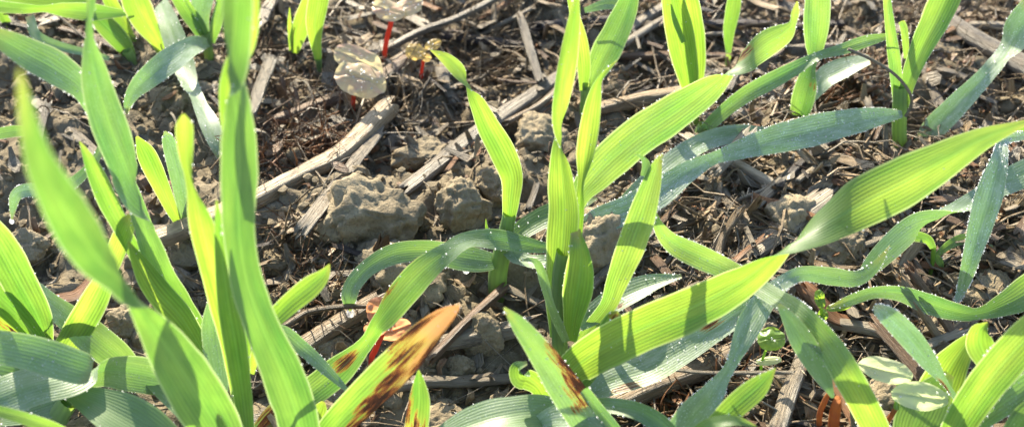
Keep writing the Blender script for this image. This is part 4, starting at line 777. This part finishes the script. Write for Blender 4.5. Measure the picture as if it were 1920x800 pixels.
ST = [
 ([(285, 465), (380, 428), (480, 385), (560, 342), (640, 300), (715, 228)], 42, M_TAN, 'long thick straw running from behind the upright leaf to the frayed stub', 0.22, 'tube'),
 ([(575, 428), (635, 350), (705, 262)], 28, M_GREY, 'flat grey straw strip leaning on the largest soil lump', 0.15, 'strip'),
 ([(765, 362), (830, 312), (895, 260), (960, 214), (1048, 155)], 34, M_GREY, 'thick weathered grey straw slanting up right behind the middle seedling', 0.12, 'tube'),
 ([(955, 232), (1010, 202), (1052, 165)], 14, M_TAN, 'thin tan straw lying along the thick grey one', 0.3, 'tube'),
 ([(500, 240), (570, 215), (650, 186)], 26, M_BROWN, 'brown straw behind the round pale seed leaves, left', 0.1, 'tube'),
 ([(700, 165), (745, 132), (785, 108)], 26, M_BROWN, 'dark brown stalk just left of the yellowish seedling', 0.15, 'tube'),
 ([(722, 100), (790, 64), (860, 38), (945, -5)], 16, M_GREY, 'long thin straw passing behind the top red stalk', 0.35, 'tube'),
 ([(845, 74), (905, 82), (975, 92)], 20, M_DARK, 'dark stalk in the root heap at the top', 0.1, 'tube'),
 ([(1015, 56), (1090, 48), (1165, 44)], 22, M_DARK, 'blackish stalk left of the broad leaning blade at the top', 0.1, 'tube'),
 ([(1300, 52), (1400, 50), (1490, 56), (1570, 50)], 20, M_DARK, 'long blackish stalk at the upper right behind the blades', 0.1, 'tube'),
 ([(1165, 112), (1260, 112), (1400, 114)], 22, M_BROWN, 'reddish brown stalk crossing behind the bright pair of blades', 0.1, 'tube'),
 ([(1125, 212), (1210, 196), (1290, 184), (1372, 170)], 32, M_TAN, 'stout tan straw right of the middle seedling at the back', 0.1, 'tube'),
 ([(1165, 90), (1230, 50), (1300, 14)], 16, M_PALE, 'pale straw pointing up between the top blades', 0.2, 'tube'),
 ([(1170, 72), (1220, 38), (1275, 8)], 28, M_GREY, 'thick grey stalk beside the pale one at the top', 0.0, 'tube'),
 ([(976, 36), (992, 90), (1010, 150)], 15, M_GREY, 'upright grey stick left of the tall middle leaf', 0.4, 'tube'),
 ([(1765, 45), (1830, 88), (1940, 150)], 42, M_GREY, 'heavy grey stalk slanting into the right edge near the top', 0.15, 'tube'),
 ([(1790, 54), (1860, 52), (1940, 58)], 16, M_PALE, 'pale horizontal straw at the top right', 0.1, 'tube'),
 ([(1715, 130), (1770, 160), (1850, 190)], 14, M_GREY, 'thin grey straw below the dark square soil lump', 0.2, 'strip'),
 ([(1430, 108), (1500, 95), (1590, 92)], 16, M_PALE, 'bleached straw under the dew edged leaf tip', 0.25, 'tube'),
 ([(1590, 60), (1640, 80), (1700, 60)], 12, M_TAN, 'bent tan straw behind the upright right stem', 0.2, 'tube'),
 ([(1322, 306), (1368, 390), (1412, 486)], 20, M_GREY, 'dark grey stick leading down to the broad twisted leaf', 0.2, 'tube'),
 ([(1300, 270), (1350, 298), (1410, 330), (1474, 366)], 24, M_PALE, 'pale split straw below the frosted leaf', 0.25, 'tube'),
 ([(1462, 352), (1505, 308), (1552, 272)], 18, M_DARK, 'charred bluish black straw piece on the right', 0.35, 'tube'),
 ([(1530, 298), (1570, 304), (1615, 318)], 28, M_TAN, 'short stout tan straw under the upper right leaf', 0.2, 'strip'),
 ([(1425, 380), (1470, 394), (1515, 412)], 22, M_RUST, 'rusty straw chip beside the grey leaf scrap', 0.2, 'tube'),
 ([(1415, 480), (1465, 440), (1520, 400)], 44, M_GREY, 'wide flat grey leaf scrap next to the twisted leaf', 0.1, 'strip'),
 ([(1384, 376), (1420, 362), (1462, 345)], 7, M_PALE, 'needle thin pale straw across the split one', 0.5, 'tube'),
 ([(1350, 318), (1372, 296), (1392, 270)], 26, M_PALE, 'torn straw scrap standing up under the frosted leaf', 0.6, 'strip'),
 ([(1690, 530), (1730, 592), (1772, 655)], 18, M_TAN, 'left one of two leaning stubble stems, right side', [1.0, 0.6, 0.15], 'tube'),
 ([(1712, 520), (1752, 580), (1795, 645)], 22, M_BROWN, 'right one of two leaning stubble stems, right side', [1.1, 0.6, 0.15], 'tube'),
 ([(1648, 620), (1690, 668), (1730, 716)], 26, M_BROWN, 'brown split stem above the glossy seed leaves', 0.3, 'tube'),
 ([(1545, 612), (1605, 618), (1665, 630)], 26, M_PALE, 'pale rust edged straw left of the brown split stem', 0.25, 'tube'),
 ([(1455, 815), (1474, 755), (1502, 685)], 32, M_GREY, 'rough barked grey stick at the bottom right', 0.3, 'tube'),
 ([(1120, 786), (1210, 742), (1310, 702), (1410, 652)], 44, M_TAN, 'big straw crossing under the frosted blotched leaf', 0.1, 'tube'),
 ([(1240, 690), (1320, 700), (1480, 700)], 9, M_PALE, 'thin straw across the big one, right of centre bottom', 0.6, 'tube'),
 ([(715, 736), (800, 722), (880, 722), (972, 714)], 25, M_PALE, 'pale straw lying flat right of the streaked leaf', 0.1, 'tube'),
 ([(812, 654), (880, 642), (975, 622)], 36, M_GREY, 'grey flattened straw behind the scorched orange tip', 0.1, 'tube'),
 ([(812, 672), (870, 612), (938, 552)], 20, M_BROWN, 'dark brown stem leaning towards the bare footed seedling', 0.25, 'tube'),
 ([(555, 670), (625, 622), (692, 582)], 42, M_TAN, 'stubby tan straw left of the orange seedling', 0.15, 'tube'),
 ([(536, 612), (575, 588), (630, 578), (692, 576)], 11, M_TAN, 'thin bowed straw arching over the stubby one', 0.5, 'tube'),
 ([(770, 492), (790, 560), (806, 640)], 16, M_PALE, 'pale strip behind the scorched orange tip', 0.15, 'strip'),
 ([(1090, 560), (1120, 528), (1150, 500)], 18, M_GREY, 'short straw between the middle stem and its right leaf', 0.2, 'tube'),
 ([(945, 540), (975, 556), (1008, 572)], 18, M_PALE, 'bleached chip at the foot of the middle seedling', 0.1, 'strip'),
 ([(1610, 445), (1632, 500), (1662, 565)], 16, M_PALE, 'pale narrow strip under the wavy dark leaf', 0.15, 'strip'),
 ([(1660, 490), (1690, 520), (1720, 560)], 13, M_TAN, 'thin tan stick beside the leaning stubble stems', 0.2, 'tube'),
 ([(110, 570), (150, 560), (190, 520)], 34, M_RUST, 'brown dead leaf scrap behind the round tipped leaf', 0.15, 'strip'),
 ([(175, 590), (210, 586), (250, 580)], 12, M_TAN, 'short tan straw left of the blurred blade', 0.2, 'tube'),
 ([(60, 470), (110, 435), (150, 410)], 12, M_BROWN, 'thin brown twig on bare soil at the far left', 0.1, 'tube'),
 ([(70, 200), (130, 250), (180, 300)], 26, M_GREY, 'greyish stalk half buried behind the blurred tip', 0.0, 'tube'),
 ([(120, 60), (170, 75), (235, 100)], 16, M_BROWN, 'short brown stalk under the top left blades', 0.1, 'tube'),
 ([(470, 222), (486, 180), (505, 130)], 24, M_GREY, 'grey stub leaning against the root heap', 0.5, 'tube'),
 ([(560, 230), (590, 245), (620, 258)], 11, M_TAN, 'thin tan chip in front of the brown straw', 0.2, 'tube'),
 ([(840, 320), (862, 290), (880, 262)], 10, M_RUST, 'slender rusty splinter beside the thick grey straw', 0.5, 'strip'),
 ([(990, 395), (1000, 370), (1006, 350)], 12, M_GREY, 'little grey peg left of the middle stem', 0.2, 'tube'),
 ([(1520, 560), (1560, 600), (1590, 612)], 34, M_RUST, 'curled tan leaf scrap beside the tiny green sprout', 0.3, 'strip'),
 ([(1290, 600), (1330, 560), (1356, 520)], 10, M_TAN, 'thin straw behind the broad leaf, right of the middle', 0.2, 'tube'),
 ([(1235, 665), (1270, 655), (1300, 650)], 30, M_PALE, 'bleached chaff scrap under the broad leaf', 0.1, 'strip'),
 ([(1560, 700), (1580, 750), (1610, 810)], 26, M_RUST, 'rusty husk beside the orange stalks', 0.3, 'strip'),
]
for pts, wd, m_, lab, lift, kd in ST: straw(pts, wd, m_, lab, lift, kd)

def litter_xy():
    """a random spot, weighted to the straw covered parts: the upper band and the right side"""
    while True:
        x, y = rng.uniform(-40, 1960), rng.uniform(-30, 840)
        p = 0.08
        if y < 300: p = max(p, 0.8 - y / 420)
        if x > 1180: p = max(p, 0.75)
        if 420 < x < 900 and y < 330: p = max(p, 0.6)
        if 500 < x < 700 and y > 440: p = max(p, 0.35)
        if x < 420 and y < 300: p *= 0.5
        if rng.random() < p: return x, y
mats = [M_TAN, M_GREY, M_BROWN, M_PALE, M_RUST, M_DARK]; wts = [0.26, 0.24, 0.17, 0.17, 0.1, 0.06]
for i in range(295):
    x, y = litter_xy(); a = rng.normal(0.0, 0.75) if x < 1200 else rng.uniform(-1.3, 1.3); L = rng.uniform(22, 60) + 60 * rng.random() ** 3 * (0.7 + 0.4 * y / 800)
    dx, dy = math.cos(a) * L / 2, -math.sin(a) * L / 2 * 0.8
    l0 = rng.uniform(0.0, 0.3); mi = rng.choice(6, p=wts); tub = rng.random() < 0.5
    straw([(x - dx, y - dy), (x + rng.uniform(-3, 3), y + rng.uniform(-3, 3)), (x + dx, y + dy)], (rng.uniform(5, 13) if tub else rng.uniform(8, 24)), mats[mi], 'short ' + ('hollow ' if tub else 'flat ') + ('tan', 'grey', 'brown', 'pale', 'rusty', 'blackish')[mi] + ' straw piece ' + zone(x, y), (l0, l0 + 0.05, l0 + rng.uniform(-0.1, 0.35)),
          'tube' if tub else 'strip', 'short straw pieces', 'straw_piece')

def fibres(name, parent, centres, spread, count, mat, length=(0.4, 1.5), rad=(0.006, 0.018), up=0.5, kind='stuff', curl=1.0):
    """fine roots and chaff: bent threads, triangular section"""
    Vs, Fs, UVs = [], [], []; b = 0; m = 7
    for i in range(count):
        c = centres[rng.integers(len(centres))] if isinstance(centres, list) else centres()
        p = np.array([c[0] + rng.normal() * spread, c[1] + rng.normal() * spread, 0.0]); p[2] = hgt(p[0], p[1]) + rng.random() * 0.06
        L = rng.uniform(*length); th = rng.uniform(0, 2 * math.pi); r = rng.uniform(*rad); dirv = np.array([math.cos(th), math.sin(th), rng.normal() * up * 0.5]); side = rng.normal(size=3) * 0.25 * curl
        P = [p]
        for q in range(m - 1):
            dirv = nrm(dirv + side + rng.normal(size=3) * 0.12); P.append(P[-1] + dirv * L / (m - 1))
        P = np.array(P); hz = terrain(P[:, :2]) + r; P[:, 2] = np.where(up > 0.9, np.maximum(P[:, 2], hz), np.clip(P[:, 2], hz, hz + 0.35))
        T = nrm(np.gradient(P, axis=0)); B = nrm(np.cross(T, [0.1, 0.2, 1.0])); N = np.cross(B, T); tp = r * np.linspace(1, 0.5, m)[:, None]
        V = np.stack([P + B * tp, P - B * tp * 0.5 + N * tp * 0.87, P - B * tp * 0.5 - N * tp * 0.87], 1).reshape(-1, 3)
        ix = np.arange(m * 3).reshape(m, 3); nx_ = np.roll(ix, -1, 1)
        Fs.append(np.stack([ix[:-1], nx_[:-1], nx_[1:], ix[1:]], -1).reshape(-1, 4) + b); Vs.append(V); b += len(V)
        UVs.append(np.c_[np.tile([0, .1, .2], m) + i * 0.37, np.repeat(np.linspace(0, L, m), 3)])
    return mk(name, np.vstack(Vs), np.vstack(Fs), mat, parent, uv=np.vstack(UVs), kind=kind)
def litter_c():
    x, y = litter_xy(); return at_z(x, y, 0)
tag(fibres('chaff_litter', None, litter_c, 0.2, 1700, M_TAN, (0.25, 1.1), (0.008, 0.024), 0.3), 'fine tan chaff and straw splinters strewn over soil', 'chaff')
tag(fibres('root_threads', None, litter_c, 0.2, 800, M_PALE, (0.5, 1.8), (0.005, 0.011), 0.5, curl=1.6), 'fine pale root threads strewn over soil', 'root threads')
tag(fibres('dark_litter', None, litter_c, 0.2, 500, M_BROWN, (0.2, 0.9), (0.01, 0.03), 0.3), 'small dark brown plant scraps in the litter', 'plant scraps')
tag(fibres('fine_stalks', None, litter_c, 0.2, 620, M_TAN, (1.0, 3.6), (0.015, 0.045), 0.35, curl=0.25), 'fine long tan grass stalks strewn over soil', 'dry stalks')
tag(fibres('pale_stalks', None, litter_c, 0.2, 420, M_PALE, (0.8, 3.0), (0.012, 0.035), 0.45, curl=0.35), 'fine bleached grass stalks strewn over soil', 'dry stalks')
def flakes(name, count, mat, size):
    Vs, Fs, UVs = [], [], []; b = 0
    for i in range(count):
        c = litter_c(); L = rng.uniform(*size); wd = L * rng.uniform(0.15, 0.5); th = rng.uniform(0, math.pi); tl = rng.normal() * 0.45; tw = rng.normal() * 0.5; cu = rng.normal() * 0.3
        A = np.array([math.cos(th) * math.cos(tl), math.sin(th) * math.cos(tl), math.sin(tl)]); B = nrm(np.cross([0, 0, 1.0], A)); N = np.cross(A, B)
        B2 = B * math.cos(tw) + N * math.sin(tw); N2 = np.cross(A, B2); t = np.array([-1, -0.4, 0.3, 1.0]) + rng.normal(size=4) * 0.08; hw = np.array([0.5, 1, 0.9, 0.35]) * (1 + 0.2 * rng.normal(size=4))
        C = np.array([c[0], c[1], hgt(c[0], c[1]) + 0.03 + 0.5 * L * abs(math.sin(tl))])
        mid = C + A * (t * L / 2)[:, None] + N2 * (cu * L * (t ** 2))[:, None]; k_ = 0.01
        V = np.stack([mid + B2 * (hw * wd / 2)[:, None] + N2 * k_, mid - B2 * (hw * wd / 2)[:, None] + N2 * k_, mid - B2 * (hw * wd / 2)[:, None] - N2 * k_, mid + B2 * (hw * wd / 2)[:, None] - N2 * k_], 1).reshape(-1, 3)
        ix = np.arange(16).reshape(4, 4); nx_ = np.roll(ix, -1, 1)
        Fs.append(np.vstack([np.stack([ix[:-1], nx_[:-1], nx_[1:], ix[1:]], -1).reshape(-1, 4), [[0, 3, 2, 1], [12, 13, 14, 15]]]) + b); Vs.append(V); b += 16
        UVs.append(np.c_[np.tile([0, wd, wd, 0], 4) + i * 0.37, np.repeat(t * L, 4)])
    return mk(name, np.vstack(Vs), np.vstack(Fs), mat, uv=np.vstack(UVs), kind='stuff', smooth=False)
for nm_, ct, m_, sz, lb in (('husk_flakes', 1300, M_TAN, (0.12, 0.55), 'small tan husk flakes strewn through the litter'), ('rusty_flakes', 600, M_RUST, (0.1, 0.4), 'small rusty leaf flakes strewn through the litter'),
                            ('brown_flakes', 400, M_BROWN, (0.12, 0.5), 'small brown leaf flakes strewn through the litter'), ('grey_flakes', 800, M_GREY, (0.2, 0.9), 'small grey straw flakes strewn through the litter')):
    tag(flakes(nm_, ct, m_, sz), lb, 'plant flakes')
def tuft(cx_, cy_, label, pixels, spread, n, mat, mat2):
    P = on_ground(cx_, cy_); e = empty('root_tuft', P, label, 'root tuft', 'dead root tufts')
    cs = [on_ground(x, y) for x, y in pixels]
    a = fibres('fibres', e, cs, spread, n, mat, (0.3, 1.1), (0.008, 0.03), 1.2, curl=1.8); b = fibres('fibres', e, cs, spread * 1.2, n // 2, mat2, (0.4, 1.6), (0.006, 0.016), 1.2, curl=1.4)
    return e
tuft(752, 200, 'frayed fibrous stub at the end of the long thick straw', [(735, 215), (755, 195), (775, 185), (720, 235), (745, 245)], 0.12, 260, M_TAN, M_PALE)
tuft(545, 160, 'brown heap of dead roots behind the top pair of blades', [(510, 120), (545, 150), (580, 170), (530, 190), (600, 200), (490, 260)], 0.35, 230, M_BROWN, M_TAN)
tuft(520, 290, 'small rusty root cluster above the long thick straw', [(540, 280), (590, 285), (500, 300), (620, 270)], 0.25, 220, M_RUST, M_BROWN)
tuft(920, 100, 'tangle of pale curled roots at the top centre', [(880, 60), (920, 100), (960, 40), (900, 130), (850, 30), (940, 130)], 0.45, 320, M_TAN, M_PALE)
tuft(1770, 60, 'matted pale straw fibres beside the heavy grey stalk at the top right', [(1720, 40), (1790, 30), (1850, 100), (1880, 40), (1650, 30), (1820, 180)], 0.5, 260, M_TAN, M_PALE)
tuft(600, 545, 'torn straw fibres right of the wide upright leaf', [(560, 520), (580, 560), (545, 500), (610, 600), (535, 450)], 0.3, 130, M_TAN, M_RUST)
tuft(1560, 170, 'rusty shredded straw behind the dew edged leaf', [(1560, 170), (1600, 150), (1540, 190), (1620, 200)], 0.35, 220, M_RUST, M_TAN)
tuft(1330, 710, 'shredded rusty chaff beside the big straw at the bottom', [(1270, 760), (1300, 740), (1350, 720), (1400, 700)], 0.25, 160, M_RUST, M_TAN)
